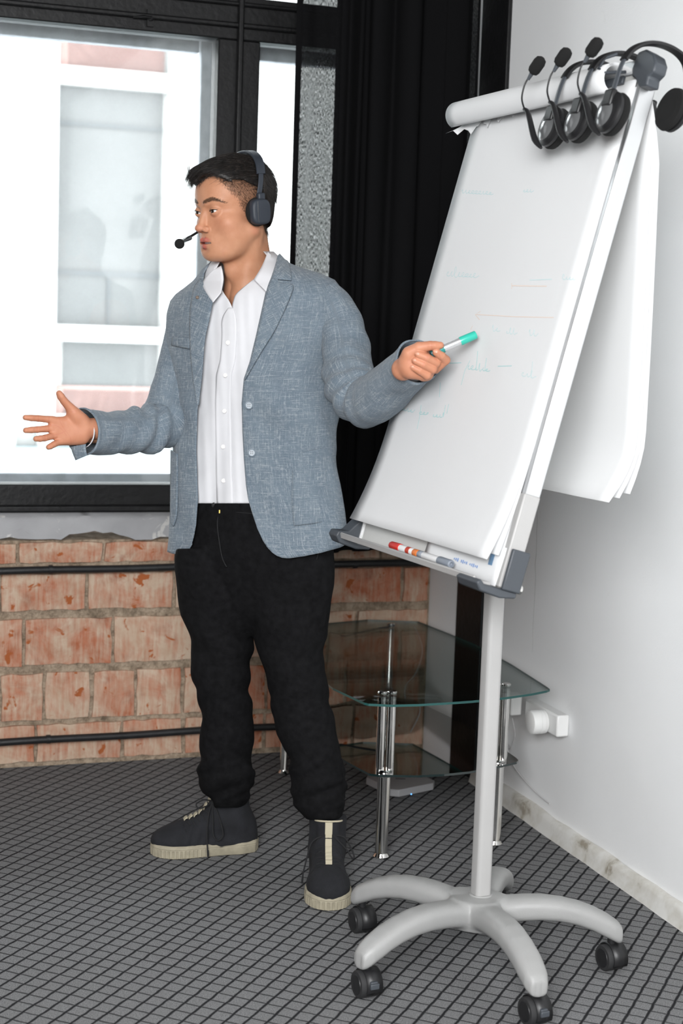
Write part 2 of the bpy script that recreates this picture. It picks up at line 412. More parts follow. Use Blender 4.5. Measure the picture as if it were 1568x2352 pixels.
# window
win = tag(empty('window_1', room(.8, -.1, SILL)), kind='structure')
win_off = np.array(win.location)
def wbox(name, m, u0, u1, v0, v1, z0, z1, parent=win, bev=.004):
    mb = MB(); rbox(mb, u0, u1, v0, v1, z0, z1); mb.v = [tuple(np.array(p)-win_off) for p in mb.v]
    return mb.build(name, m, parent, bev=bev)
vf = -.10
ZH = 2.236; MU0, MU1 = .742, .609
wbox('bottom_rail', M['black_paint'], -.02, 1.75, -.17, -.08, .778, .862)
wbox('sill_board', M['black_paint'], -.02, 1.75, -.10, -.055, .778, .80, bev=.006)
wbox('head_rail', M['black_paint'], -.02, 1.75, -.17, -.085, ZH, 2.366)
wbox('moulding', M['black_paint'], -.02, 1.75, -.10, -.068, 2.27, 2.286, bev=.005)
wbox('moulding', M['black_paint'], -.02, 1.75, -.10, -.068, 2.335, 2.348, bev=.005)
wbox('mullion', M['black_paint'], MU1, MU0, -.17, -.085, .862, ZH)
wbox('moulding', M['black_paint'], .668, .686, -.10, -.062, .862, 2.9, bev=.005)
wbox('mullion', M['black_paint'], MU1+.02, MU0-.02, -.17, -.088, 2.366, 2.9)
wbox('mullion', M['black_paint'], 1.66, 1.75, -.17, -.085, .862, 2.95)
wbox('top_rail', M['black_paint'], -.02, 1.75, -.17, -.085, 2.88, 2.95)
wbox('jamb', M['black_paint'], -.02, .03, -.17, -.085, .862, 2.9)
# outer grey sash seen through the glass
for z0, z1 in ((.85, .876), (2.222, 2.30)): wbox('outer_sash', M['sash_grey'], MU0+.01, 1.7, -.33, -.29, z0-.01*(z0 < 1), z1)
su = back(455, 300, -.31)[0]
wbox('outer_sash', M['sash_grey'], su-.055, su, -.33, -.29, .84, 2.30)
wbox('outer_sash', M['sash_grey'], -.02, .66, -.33, -.29, 2.215, 2.30)
wbox('outer_ledge', M['sash_grey'], -.02, 1.75, -.45, -.17, .80, .835)
wbox('pane', M['window_glass'], MU0, 1.66, -.128, -.124, .862, ZH, bev=0)
wbox('pane', M['window_glass'], .03, MU1, -.128, -.124, .862, ZH, bev=0)
wbox('pane', M['window_glass'], .03, MU1+.02, -.128, -.124, 2.366, 2.88, bev=0)
wbox('pane', M['window_glass'], MU0-.02, 1.66, -.128, -.124, 2.366, 2.88, bev=0)
# little turn latch on the head rail
lu, lz = back(345, 42, -.08)
mb = MB(); c = room(lu, -.08, lz)-win_off
mb.lathe([(.004, 0), (.013, .002), (.013, .006), (.006, .012)], c, Rb, 16); mb.tube([c+Rb*.01, c+Rb*.012+Ra*.02, c+Rb*.012+Ra*.055+np.array([0, 0, -.004])], [.006, .009, .004], 10, flat=.7)
mb.box(c+Rb*-.002, (.02, .02, .05), np.array([Ra, Rb, [0, 0, 1]]).T)
mb.build('latch', M['black_paint'], win, smooth=50)
# black painted strip running up the right wall beside the corner
tag(rbox(MB(), -.02, .012, .24, .43, 0, ZC).build('trim_2', M['black_paint'], bev=.003), kind='structure')
# skirting on the right wall
mb = MB(); n = 90; G = []
vs_ = np.linspace(.43, VW, n)
for k, (uu, zz) in enumerate(((.0, .050), (.014, .048), (.02, .036), (.024, .018), (.030, .0))):
    G.append([room(uu+random.uniform(-.0015, .0015), v, max(0, zz+(random.uniform(-.005, .003) if k < 2 else 0))) for v in vs_])
mb.grid(G); tag(mb.build('baseboard_right', M['skirting'], smooth=60), kind='structure')
# hairline crack in the wall paint
cr = MB(); pts = []
for y in np.linspace(1120, 1500, 16):
    v, z = rightw(1236+random.uniform(-1.2, 1.2)-(y-1120)*.035, y); pts.append(room(.0004, v, z))
cr.tube(pts, .0005, 4); cr.build('paint_crack', mat('crack', (.35, .35, .34), .9), wr)

# ---------------------------------------------------------------- building across the street
bl = empty('apartment_building', room(-.4, -8, 0), 'white facade with grey windows and pink bands seen through the big window', 'building')
boff = np.array(bl.location)
M['facade'] = mat('cream_facade', (.30, .298, .291), .9, noise=.03, nscale=2)
M['facade_pink'] = mat('pink_facade', srgb(122, 96, 91), .9, noise=.06, nscale=3)
M['far_glass'] = mat('far_window_glass', srgb(60, 61, 61), .6, noise=.12, nscale=1.2)
M['far_frame'] = mat('far_frame', srgb(48, 51, 53), .6)
def bbox(name, m, u0, u1, v0, v1, z0, z1, parent=bl):
    mb = MB(); rbox(mb, u0, u1, v0, v1, z0, z1); mb.v = [tuple(np.array(p)-boff) for p in mb.v]; return mb.build(name, m, parent)
bbox('wall', M['facade'], -9, 7, -9.2, -8.1, -6, 5.4)
for uc in (-.42, 1.9):
    for z0 in (1.33-2.75, 1.33, 1.33+2.75):
        bbox('band', M['facade_pink'], uc-.42, uc+.42, -8.1, -8.06, z0+2.03, z0+2.26)
        bbox('lintel', M['facade'], uc-.52, uc+.52, -8.1, -8.0, z0+1.89, z0+2.03)
        f = bbox('window', M['far_glass'], uc-.42, uc+.42, -8.1, -8.085, z0, z0+1.89)
        bbox('window_rail', M['far_frame'], uc-.42, uc+.42, -8.085, -8.07, z0+1.58, z0+1.61, f)
        bbox('window_rail', M['far_frame'], uc-.42, uc+.42, -8.085, -8.07, z0+.40, z0+.44, f)
        bbox('window_bar', M['far_frame'], uc-.012, uc+.012, -8.085, -8.07, z0, z0+.40, f)
        bbox('ledge', M['facade'], uc-.47, uc+.47, -8.1, -7.98, z0-.13, z0)
        g = bbox('lower_window', M['far_glass'], uc-.42, uc+.36, -8.1, -8.085, z0-.52, z0-.13)
        bbox('band', M['facade_pink'], uc-.42, uc+.36, -8.1, -8.06, z0-.72, z0-.52)
for u in (.02, .33, -1.0, -1.3, -2.9, 1.9): bbox('pilaster', M['facade'], u, u+.13, -8.1, -7.95, -6, 5.4)
bbox('plinth', mat('plinth_stone', srgb(92, 100, 102), .9, noise=.1, nscale=2), -9, 7, -8.1, -7.9, -6, back(200, 1025, -8)[1])

# ---------------------------------------------------------------- curtains
def curtain_mat(mesh):
    m = mat('black_linen_weave' if mesh else 'black_curtain_cloth', (.0045, .0045, .005), .9, spec=.12); N = NT(m)
    c = N.tex('UV'); 
    s1 = N.n.new('ShaderNodeMapping'); s1.inputs['Scale'].default_value = (1300, 90, 1); N.l.new(c, s1.inputs[0])
    s2 = N.n.new('ShaderNodeMapping'); s2.inputs['Scale'].default_value = (160, 1000, 1); N.l.new(c, s2.inputs[0])
    a = N.noise(s1.outputs[0], 1, 3, .7); b = N.noise(s2.outputs[0], 1, 3, .7)
    t = N.math('MULTIPLY', N.ramp(a, [(.46, 0.0), (.56, 1.0)]), N.ramp(b, [(.42, 0.0), (.53, 1.0)]))
    N.bump(N.math('ADD', a, b), .0012, .4)
    if mesh:
        tr = N.new('ShaderNodeBsdfTransparent'); mx = N.new('ShaderNodeMixShader'); out = N.n['Material Output']
        N.l.new(N.math('MULTIPLY', t, .34), mx.inputs[0]); N.l.new(N.b.outputs[0], mx.inputs[1]); N.l.new(tr.outputs[0], mx.inputs[2]); N.l.new(mx.outputs[0], out.inputs[0])
    return m
M['cloth_black'] = curtain_mat(False); M['cloth_mesh'] = curtain_mat(True)
def curtain_sheet(path, zt, zb, mesh_range, name, parent, mats, hem_z=.0):
    P = np.array(path); d = np.r_[0, np.cumsum(np.hypot(*(P[1:]-P[:-1]).T))]; nz = 40; v = []; f = []; uv = []; mi = []
    n = len(P)
    for j in range(nz+1):
        z = zt+(zb-zt)*j/nz
        for i in range(n):
            k = 1+.25*(j/nz); q = P[i]; sway = .004*math.sin(z*3+i*.12)
            v.append(tuple(room(q[0]+sway*.6+.006*(j/nz)*math.sin(i*.3), q[1]+(q[1]-P[:, 1].mean())*.15*(j/nz)+sway, z)-np.array(parent.location))); uv.append((d[i], z))
    for j in range(nz):
        for i in range(n-1):
            f.append((j*n+i, j*n+i+1, (j+1)*n+i+1, (j+1)*n+i)); a = i/(n-1); mi.append(1 if any(lo <= a < hi for lo, hi in mesh_range) else 0)
    mb = MB(); mb.v = v; mb.f = f; mb.m = mi; return mb.build(name, mats, parent, smooth=180, uv=uv, fix=False)
cu = empty('curtain', room(.3, .12, .67), 'long black linen curtain with sheer strips hanging at the window corner', 'curtain')
path = []
for a in np.linspace(0, 1, 260):
    u = .556-.60*a+0; v = .115
    if a > .24: v = .115+.020*math.sin((a-.24)*38)+.014*math.sin((a-.24)*19+1)
    elif a > .03: v = .118+.006*math.sin(a*40)
    u += .010*math.sin(a*47)*(a > .24)
    u = max(u, .022); path.append((u, v+.125*max(0, a-.8)/.2))
path = [p for i, p in enumerate(path) if i == 0 or abs(p[0]-path[i-1][0])+abs(p[1]-path[i-1][1]) > 1e-4]
curtain_sheet(path, 2.97, .672, [(.028, .235), (.90, .965)], 'curtain_cloth', cu, [M['cloth_black'], M['cloth_mesh']])
path2 = [(.42-.38*a, .085+.02*math.sin(a*38)) for a in np.linspace(0, 1, 120)]
curtain_sheet(path2, 2.97, .69, [], 'curtain_lining', cu, [M['cloth_black']])
mb = MB(); mb.tube([room(1.7, .12, 2.975)-np.array(cu.location), room(.02, .12, 2.975)-np.array(cu.location)], .012, 12); mb.build('curtain_rod', M['black_paint'], cu, smooth=50)

# ---------------------------------------------------------------- implicit surfaces (smooth unions -> one continuous mesh)
def nets(F, org, h):
    s = F < 0; a = s[:-1, :-1, :-1]; allin = a.copy(); anyin = a.copy()
    for i in (0, 1):
        for j in (0, 1):
            for k in (0, 1):
                q = s[i:s.shape[0]-1+i, j:s.shape[1]-1+j, k:s.shape[2]-1+k]; allin &= q; anyin |= q
    act = anyin & ~allin; I = np.argwhere(act); idx = np.full(act.shape, -1, np.int64); idx[act] = np.arange(len(I))
    acc = np.zeros((len(I), 3)); cnt = np.zeros(len(I)); C8 = [(i, j, k) for i in (0, 1) for j in (0, 1) for k in (0, 1)]
    V = {c: F[I[:, 0]+c[0], I[:, 1]+c[1], I[:, 2]+c[2]].astype(float) for c in C8}
    for c in C8:
        for ax in range(3):
            if c[ax] == 0:
                d = list(c); d[ax] = 1; d = tuple(d); fa, fb = V[c], V[d]; m = (fa < 0) != (fb < 0)
                t = fa[m]/(fa[m]-fb[m]); p = np.tile(np.array(c, float), (m.sum(), 1)); p[:, ax] = t; acc[m] += p; cnt[m] += 1
    P = (I+acc/cnt[:, None])*h+np.array(org); Q = []
    for ax in range(3):
        b, c = [(1, 2), (2, 0), (0, 1)][ax]
        lo = [slice(None)]*3; hi = [slice(None)]*3; lo[ax] = slice(0, -1); hi[ax] = slice(1, None)
        for o in (b, c): lo[o] = slice(1, -1); hi[o] = slice(1, -1)
        x, y = s[tuple(lo)], s[tuple(hi)]
        for m, flip in ((x & ~y, False), (~x & y, True)):
            E = np.argwhere(m)
            if not len(E): continue
            E[:, b] += 1; E[:, c] += 1
            def cell(db, dc):
                q = E.copy(); q[:, b] -= db; q[:, c] -= dc; return idx[q[:, 0], q[:, 1], q[:, 2]]
            q = np.stack([cell(1, 1), cell(0, 1), cell(0, 0), cell(1, 0)], 1); Q.append(q[:, ::-1] if flip else q)
    return P, np.concatenate(Q)
def gridpts(lo, hi, h):
    ax = [np.arange(lo[i], hi[i]+h, h, dtype=np.float32) for i in range(3)]
    return np.meshgrid(*ax, indexing='ij')
def smin(a, b, k):
    t = np.clip(.5+.5*(b-a)/k, 0, 1); return b+(a-b)*t-k*t*(1-t)
def smax(a, b, k): return -smin(-a, -b, k)
def sd_cap(X, a, b, ra, rb):
    a = np.array(a, np.float32); b = np.array(b, np.float32); d = b-a; L = float(d@d)+1e-12
    t = np.clip(((X[0]-a[0])*d[0]+(X[1]-a[1])*d[1]+(X[2]-a[2])*d[2])/L, 0, 1)
    return np.sqrt((X[0]-a[0]-t*d[0])**2+(X[1]-a[1]-t*d[1])**2+(X[2]-a[2]-t*d[2])**2)-(ra+(rb-ra)*t)
def sd_ell(X, c, r, R=None):
    q = [X[i]-c[i] for i in range(3)]
    if R is not None: q = [q[0]*R[0][i]+q[1]*R[1][i]+q[2]*R[2][i] for i in range(3)]
    k0 = np.sqrt((q[0]/r[0])**2+(q[1]/r[1])**2+(q[2]/r[2])**2); k1 = np.sqrt((q[0]/r[0]**2)**2+(q[1]/r[1]**2)**2+(q[2]/r[2]**2)**2)+1e-9
    return k0*(k0-1)/k1
def nets_obj(name, F, lo, h, m, parent=None, xf=None, smooth=True):
    P, Q = nets(F, lo, h)
    if xf is not None: P = xf(P)
    me = bpy.data.meshes.new(name); me.from_pydata(P.tolist(), [], Q.tolist()); me.materials.append(m)
    if smooth: me.polygons.foreach_set('use_smooth', [True]*len(me.polygons))
    o = bpy.data.objects.new(name, me); link(o, parent); return o

# ---------------------------------------------------------------- flipchart easel
bc = np.array([.2857, 3.3041, 1.3821]); _yaw, _tilt = .4194, .2641
br = np.array([math.sin(_yaw), -math.cos(_yaw), 0]); _hn = np.array([-math.cos(_yaw), -math.sin(_yaw), 0])
bu = np.array([0, 0, 1])*math.cos(_tilt)-_hn*math.sin(_tilt); bn = np.cross(br, bu)
def BD(s, t, w=0.0): return bc+br*s+bu*t+bn*w
def bpx(x, y, w=0.0):
    p = on_plane(x, y, bc+bn*w, bn)-bc; return p@br, p@bu
BMAT = np.array([br, bu, bn]).T
FC = np.array([.3214, 3.273, 0])
fc = empty('flipchart_easel', FC, 'tall mobile flipchart easel on a grey five-armed rolling base', 'flipchart')
def L(p): return np.array(p)-FC
def bdbox(name, m, s0, s1, t0, t1, w0, w1, parent=fc, bev=.002, org=FC):
    mb = MB(); mb.box(BD((s0+s1)/2, (t0+t1)/2, (w0+w1)/2)-org, (abs(s1-s0), abs(t1-t0), abs(w1-w0)), BMAT); return mb.build(name, m, parent, bev=bev)
bdbox('board_panel', M['board_white'], -.300, .336, -.515, .525, -.014, -.002)
bdbox('side_rail', M['alu'], -.312, -.298, -.52, .53, -.028, .003)
bdbox('side_rail', M['alu'], .334, .352, -.33, .53, -.028, .006)
bdbox('rail_cover', M['alu_grey'], .3335, .3535, -.512, -.328, -.029, .0075, bev=.003)
bdbox('top_rail', M['alu'], -.31, .34, .50, .53, -.026, .002)
# pen tray: floor, lip
mb = MB(); prof = [(-.512, -.02), (-.517, .045), (-.506, .050), (-.503, .047), (-.511, .041), (-.506, -.02)]
mb.rings([[BD(s, t, w)-FC for t, w in prof] for s in (-.325, .325)]); mb.build('pen_tray', M['alu_grey'], fc, bev=.001)
# dark corner caps
for s0, s1 in ((-.345, -.300), (.322, .357)):
    mb = MB(); prof = [(-.455, -.032), (-.455, .008), (-.47, .012), (-.497, .03), (-.502, .055), (-.514, .058), (-.528, .045), (-.532, 0), (-.525, -.034)]
    if s0 > 0: prof = [(-.514, -.034), (-.514, .04), (-.506, .050), (-.514, .058), (-.528, .046), (-.532, 0), (-.526, -.034)]; s0 = .272
    mb.rings([[BD(s, t, w)-FC for t, w in prof] for s in (s0, s1)]); mb.build('corner_cap', M['charcoal'], fc, bev=.003)
bdbox('corner_block', M['charcoal'], .3545, .364, -.515, -.435, -.036, .004, bev=.003)
mb = MB(); mb.lathe([(.004, 0), (.009, .002), (.009, .012), (.005, .014)], BD(.345, -.507, -.034)-FC, -bn, 14); mb.build('cap_screw', M['chrome'], fc, smooth=40)
# clamp: bar with dark end plates
for sgn in (-1, 1):
    if sgn > 0:
        poly = [bpx(x, y, .012) for x, y in ((1466, 120), (1484, 113), (1502, 124), (1507, 142), (1502, 163), (1489, 176), (1486, 196), (1466, 199), (1461, 184), (1452, 176), (1452, 158))]
    else: poly = [(-.32, .505), (-.345, .505), (-.35, .49), (-.345, .462), (-.33, .455), (-.315, .48)]
    mb = MB(); mb.prism([BD(s, t, -.016)-FC for s, t in poly], bn*.030); mb.build('clamp_end', M['charcoal'], fc, bev=.004)
mb = MB(); arm_ = [(.275, .535, .03), (.268, .52, .05), (.268, .497, .056), (.29, .487, .052), (.325, .492, .03)]
mb.tube([BD(*q)-FC for q in arm_], .0032, 8); mb.build('clamp_wire', M['charcoal'], fc, smooth=60)
bdbox('clamp_bar', M['charcoal'], -.33, .30, .478, .494, .011, .018)
# pole and the tilt bracket behind the board
zt = at(1090, 2056, 3.273)[2]; ztop = 1.27
def rrect(c, wx, wy, z, n=6, rad=.010, ang=_yaw):
    pts = []
    for q, (sx, sy) in enumerate(((1, 1), (-1, 1), (-1, -1), (1, -1))):
        for k in range(n+1):
            a = PI/2*q+PI/2*k/n; x = sx*(wx-rad)+rad*math.cos(a); y = sy*(wy-rad)+rad*math.sin(a)
            pts.append(np.array([c[0]+x*math.cos(ang)-y*math.sin(ang), c[1]+x*math.sin(ang)+y*math.cos(ang), z]))
    return pts
PC = np.array([.008, .004])
mb = MB(); mb.rings([rrect(PC, .0185, .0185, zt-.03), rrect(PC, .0185, .0185, ztop)]); mb.build('pole', M['alu_grey'], fc, smooth=35)
mb = MB(); g0 = np.array([PC[0], PC[1], 0])+np.array([-.4*.0, -.0, 0])
mb.rings([rrect(PC+np.array([-.010, -.0162]), .0022, .003, z, rad=.002) for z in (zt, ztop)]); mb.build('pole_rib', M['alu_grey'], fc, smooth=35)
bdbox('tilt_bracket', M['charcoal'], -.03, .06, -.15, -.03, -.060, -.014)
mb = MB(); mb.lathe([(.025, zt-.004), (.027, zt+.0), (.024, zt+.004)], (PC[0], PC[1], 0), seg=28); mb.build('pole_collar', M['base_grey'], fc, smooth=40)
# five-armed base, one moulding
h = .0038; lo = np.array([-.345, -.345, .03]); hi = np.array([.345, .345, zt+.05]); X = gridpts(lo, hi, h)
ang = np.arctan2(X[1], X[0])-math.radians(1.0); rr_ = np.sqrt(X[0]**2+X[1]**2); sec = 2*PI/5; aa = ang-np.round(ang/sec)*sec
xr = rr_*np.cos(aa); yr = rr_*np.sin(aa)
def armc(r): return np.interp(r, [0, .05, .10, .14, .18, .22, .255, .285, .318], [.126, .128, .134, .136, .1335, .1255, .1135, .099, .080])
def armh(r): return np.interp(r, [0, .08, .2, .285, .310, .318], [.028, .027, .025, .025, .023, .017])
def armw(r): return np.interp(r, [0, .08, .2, .27, .30, .318], [.042, .033, .030, .029, .026, .018])
tip = np.clip(xr, 0, .3175); cz, chh, cw = armc(tip), armh(tip), armw(tip)
q = np.sqrt((np.abs(yr)/cw)**2.6+(np.abs(X[2]-cz)/chh)**2.8)
F = (q**(1/1.25)-1)*chh; F = np.where(xr > .3175, np.maximum(F, xr-.3175), F)
hub = np.maximum(rr_-.052, np.abs(X[2]-(zt-.034))-.030)
F = smin(F.astype(np.float32), (hub).astype(np.float32), .022)
F = np.maximum(F, -(np.maximum(rr_-.2, 0)*0+ (X[2]-(cz-chh*.62))*-1) if False else F)
nets_obj('five_arm_base', F, lo, h, M['base_grey'], fc)
# casters
ztip = .062
def caster(k, brake):
    a = math.radians(1.0+72*k); p = np.array([.297*math.cos(a), .297*math.sin(a), 0]); ax = np.array([-.90, -.43, 0]); ax /= np.linalg.norm(ax); fw = np.array([ax[1], -ax[0], 0])
    if k == 1: ax = np.array([-.6, -.8, 0])
    R0 = .0285
    c = empty('caster', (p[0], p[1], 0), parent=fc); o3 = np.array([0, 0, R0])
    mb = MB(); mb.lathe([(.020, -.0225), (R0-.002, -.022), (R0, -.019), (R0, .019), (R0-.002, .022), (.020, .0225)], o3, ax, 30); mb.build('wheel', M['rubber'], c, smooth=40)
    mb = MB()
    for sg in (1, -1): mb.lathe([(.021, .0215*sg), (.020, .0235*sg), (.015, .0242*sg)], o3, ax, 26)
    mb.build('wheel_disc', M['plastic_black'], c, smooth=40)
    # hood: shell over the upper part of the wheels
    prof = [(R0+.0035, w) for w in (-.0235, -.021, .008, .0105)]; G = []
    for w in (-.0235, .0120):
        row = []
        for t in np.linspace(-25, 205, 22):
            b = math.radians(t); row.append(o3+fw*math.cos(b)*(R0+.003)+np.array([0, 0, 1])*math.sin(b)*(R0+.003)+ax*w)
        G.append(row)
    mb = MB(); mb.grid(G); mb.build('hood', M['plastic_black'], c, smooth=50, solid=.002)
    mb = MB(); mb.tube([o3+np.array([0, 0, R0-.004]), (0, 0, ztip+.012)], .009, 12); mb.build('stem', M['plastic_black'], c, smooth=40)
    if brake:
        mb = MB(); q0 = o3+fw*-(R0+.001)*.6+np.array([0, 0, .012])-ax*.002
        mb.box(q0-fw*.008, (.016, .020, .006), np.array([ax, fw, [0, 0, 1]]).T); mb.box(q0-fw*.018+np.array([0, 0, -.006]), (.020, .008, .012), np.array([ax, fw, [0, 0, 1]]).T)
        mb.build('brake_lever', M['charcoal'], c, bev=.002)
for k in range(5): caster(k, k in (3, 4))

# ---------------------------------------------------------------- paper pad and flipped pages
pad = empty('paper_pad', BD(0, .2, .01), 'white flipchart paper pad, top sheet facing the man, faint notes', 'paper pad')
PO = np.array(pad.location)
def sheet(name, s0, s1, t0, t1, wf, parent=pad, ns=14, nt=40, m=None, th_=.0004):
    G = [[BD(s0+(s1-s0)*i/ns, t0+(t1-t0)*j/nt, wf(s0+(s1-s0)*i/ns, t0+(t1-t0)*j/nt))-PO for i in range(ns+1)] for j in range(nt+1)]
    mb = MB(); mb.grid(G); return mb.build(name, m or M['paper'], parent, smooth=180, solid=th_)
lift = lambda t, a, k: a*max(0, (-.22-t)/.26)**k
sheet('back_sheet', .035, .345, .45, -.513, lambda s, t: .0045+lift(t, .004, 2))
sheet('under_sheet', -.296, .338, .47, -.455, lambda s, t: .0062+lift(t, .012, 2.4)*(1+1.0*(s-.2)))
wtop = lambda s, t: .0085+lift(t, .027, 2.2)*(1-.20*math.cos((s-.02)*9.0))+.0009*math.sin(s*30)*max(0, t-.1)
sheet('top_sheet', -.300, .336, .485, -.468, wtop)
# torn stub of a removed page with a curled corner
G = []
for j in range(6):
    row = []
    for i in range(31):
        s = -.315+.235*i/30; tb = .452+.010*math.sin(i*.9)*(i > 3)+.007*math.sin(i*2.3)+.02*(i/30); t = .485+(tb-.485)*j/5
        cu_ = max(0, (6-i)/6)*j/5; row.append(BD(s-.035*cu_, t-.016*cu_, .011+.004*j/5+.03*cu_**2)-PO)
    G.append(row)
mb = MB(); mb.grid(G); mb.build('torn_stub', M['paper'], pad, smooth=180, solid=.0004)
hd = mat('hole_dark', (.02, .02, .02), .9)
for x, y in ((1139, 265), (1151, 262), (1186, 251), (1346, 219), (1390, 209), (1411, 204)):
    s, t = bpx(x, y, .0105+.006*(x < 1200)); w = .0105+.006*(x < 1200)
    mb = MB(); mb.lathe([(.0034, 0), (.0034, .0003)], BD(s, t, w)-PO, bn, 12); mb.build('punched_hole', hd, pad)
# printed blue text on the sheet at the lower right, and a blue bar
ink_b = mat('blue_print', srgb(120, 150, 200), .7); mb = MB(); 
for i in range(14):
    x = 1047+i*4.0; y = 1284+i*1.45
    if i in (3, 8): continue
    s, t = bpx(x, y, .0068); hh = .0035+.0018*((i*7) % 3); mb.box(BD(s, t, .0068+lift(t, .004, 2)-.0002)-PO, (.0032, hh, .0004), BMAT)
mb.build('printed_text', ink_b, pad)
s, t = bpx(1133, 1280, .006); mb = MB()
for k in range(4): mb.box(BD(s-.004+.004*k, t+.004, .0072+lift(t, .004, 2))-PO, (.0022, .04, .0004), BMAT)
mb.build('printed_bars', mat('blue_bars', srgb(70, 120, 160), .7), pad)
# faint handwriting showing on the top sheet
def stroke(mb, pts, w=.0009):
    P = []
    for x, y in pts:
        s, t = bpx(x, y, .010); P.append(BD(s, t, wtop(s, t)+.0006)-PO)
    mb.tube(P, w, 6, up=bn, flat=.12)
def scrib(mb, x0, y0, x1, y1, amp, n, seed, w=.0008):
    r = random.Random(seed); pts = []; N = int(n*9); hs2 = [r.choice((.35, .5, .6, 1.25)) for _ in range(int(n)+2)]; ws2 = [r.uniform(.05, .34) for _ in range(int(n)+2)]
    for i in range(N+1):
        a = i/N; ph = a*n*2*PI; k = amp*hs2[int(a*n)]
        pts.append((x0+(x1-x0)*a+amp*ws2[int(a*n)]*math.cos(ph)+math.sin(ph)*amp*.12, y0+(y1-y0)*a-k*.5*math.sin(ph)-k*.35))
    stroke(mb, pts, w)
teal = mat('faded_teal_ink', srgb(172, 212, 212), .8); teal2 = mat('faded_paler_teal_ink', srgb(200, 222, 223), .8); orange = mat('faded_orange_ink', srgb(226, 208, 196), .8)
mb = MB(); scrib(mb, 918, 940, 948, 946, 13, 4, 1); scrib(mb, 962, 950, 982, 952, 15, 2.5, 2); stroke(mb, [(966, 930), (963, 955), (957, 985)]); scrib(mb, 992, 956, 1018, 958, 10, 3.5, 3)
stroke(mb, [(1022, 930), (1017, 958)]); stroke(mb, [(1029, 928), (1025, 950)]); stroke(mb, [(1010, 878), (1008, 912)])
stroke(mb, [(1078, 828), (1066, 852), (1058, 884)]); scrib(mb, 1072, 846, 1122, 852, 15, 6, 5); stroke(mb, [(1096, 806), (1092, 850)]); stroke(mb, [(1116, 822), (1112, 850)])
stroke(mb, [(1030, 834), (1058, 833)]); stroke(mb, [(1142, 841), (1174, 840)])
mb.build('teal_handwriting', teal, pad)['kind'] = 'stuff'
mb = MB(); scrib(mb, 1196, 862, 1226, 866, 14, 3, 7); stroke(mb, [(1222, 830), (1218, 868)]); scrib(mb, 1024, 632, 1094, 636, 20, 8, 8); scrib(mb, 1128, 758, 1146, 760, 12, 2, 9); scrib(mb, 1160, 764, 1184, 766, 12, 3, 10); scrib(mb, 1212, 768, 1232, 770, 12, 2, 11)
stroke(mb, [(1215, 643), (1266, 641)]); scrib(mb, 1290, 640, 1320, 642, 10, 4, 12); scrib(mb, 1058, 442, 1130, 446, 14, 9, 13); scrib(mb, 1200, 440, 1222, 440, 12, 3, 14)
mb.build('pale_handwriting', teal2, pad)['kind'] = 'stuff'
mb = MB(); stroke(mb, [(1174, 656), (1254, 657)], .0011); stroke(mb, [(1174, 650), (1174, 663)]); stroke(mb, [(1270, 729), (1180, 727), (1092, 722)]); stroke(mb, [(1102, 715), (1090, 722), (1100, 734)]); stroke(mb, [(1084, 748), (1080, 757)])
mb.build('orange_arrows', orange, pad)['kind'] = 'stuff'

# pages folded over the top and hanging down the back
fp = empty('flipped_pages', BD(0, .53, -.02), 'used paper pages rolled over the easel top and hanging behind it', 'paper')
FO = np.array(fp.location)
def over(k):
    prof = []
    for a in np.linspace(-168, 92, 22):
        b = math.radians(a); rad = .0305-.0022*k; back_ = .058-.002*k; prof.append(BD(0, .484+rad*math.cos(b), .028+(rad if b < 0 else back_)*-math.sin(b))-bc)
    last = prof[-1]; zend = 1.045+.008*k; top = bc+last
    pl = []
    zs = np.linspace(top[2]-.02, zend, 26)
    for z in zs:
        f = (top[2]-z)/(top[2]-zend); curl = .055*max(0, (f-.86)/.14)**1.6*(1-.25*k)
        ease = min(1, f*6)
        pl.append(np.array([0, 0, z-bc[2]])+(last*np.array([1, 1, 0]))+_hn*(-.012*k*ease-.004*ease+curl-.006*math.sin(f*2.6)))
    return prof+pl
for k in range(3):
    P = over(k); G = []
    s0, s1 = (-.352+.006*k, .292)
    n = 16; npf = 22
    for j, q in enumerate(P):
        f = min(1, max(0, (j-14)/8)); e1 = s1*(1-f)+.334*f; G.append([bc+q+br*(s0+(e1-s0)*i/n)+_hn*.0015*math.sin(i*1.1+j*.12)*(j > 24)-FO for i in range(n+1)])
    mb = MB(); mb.grid(G); mb.build('page', M['paper'], fp, smooth=180, solid=.0005)

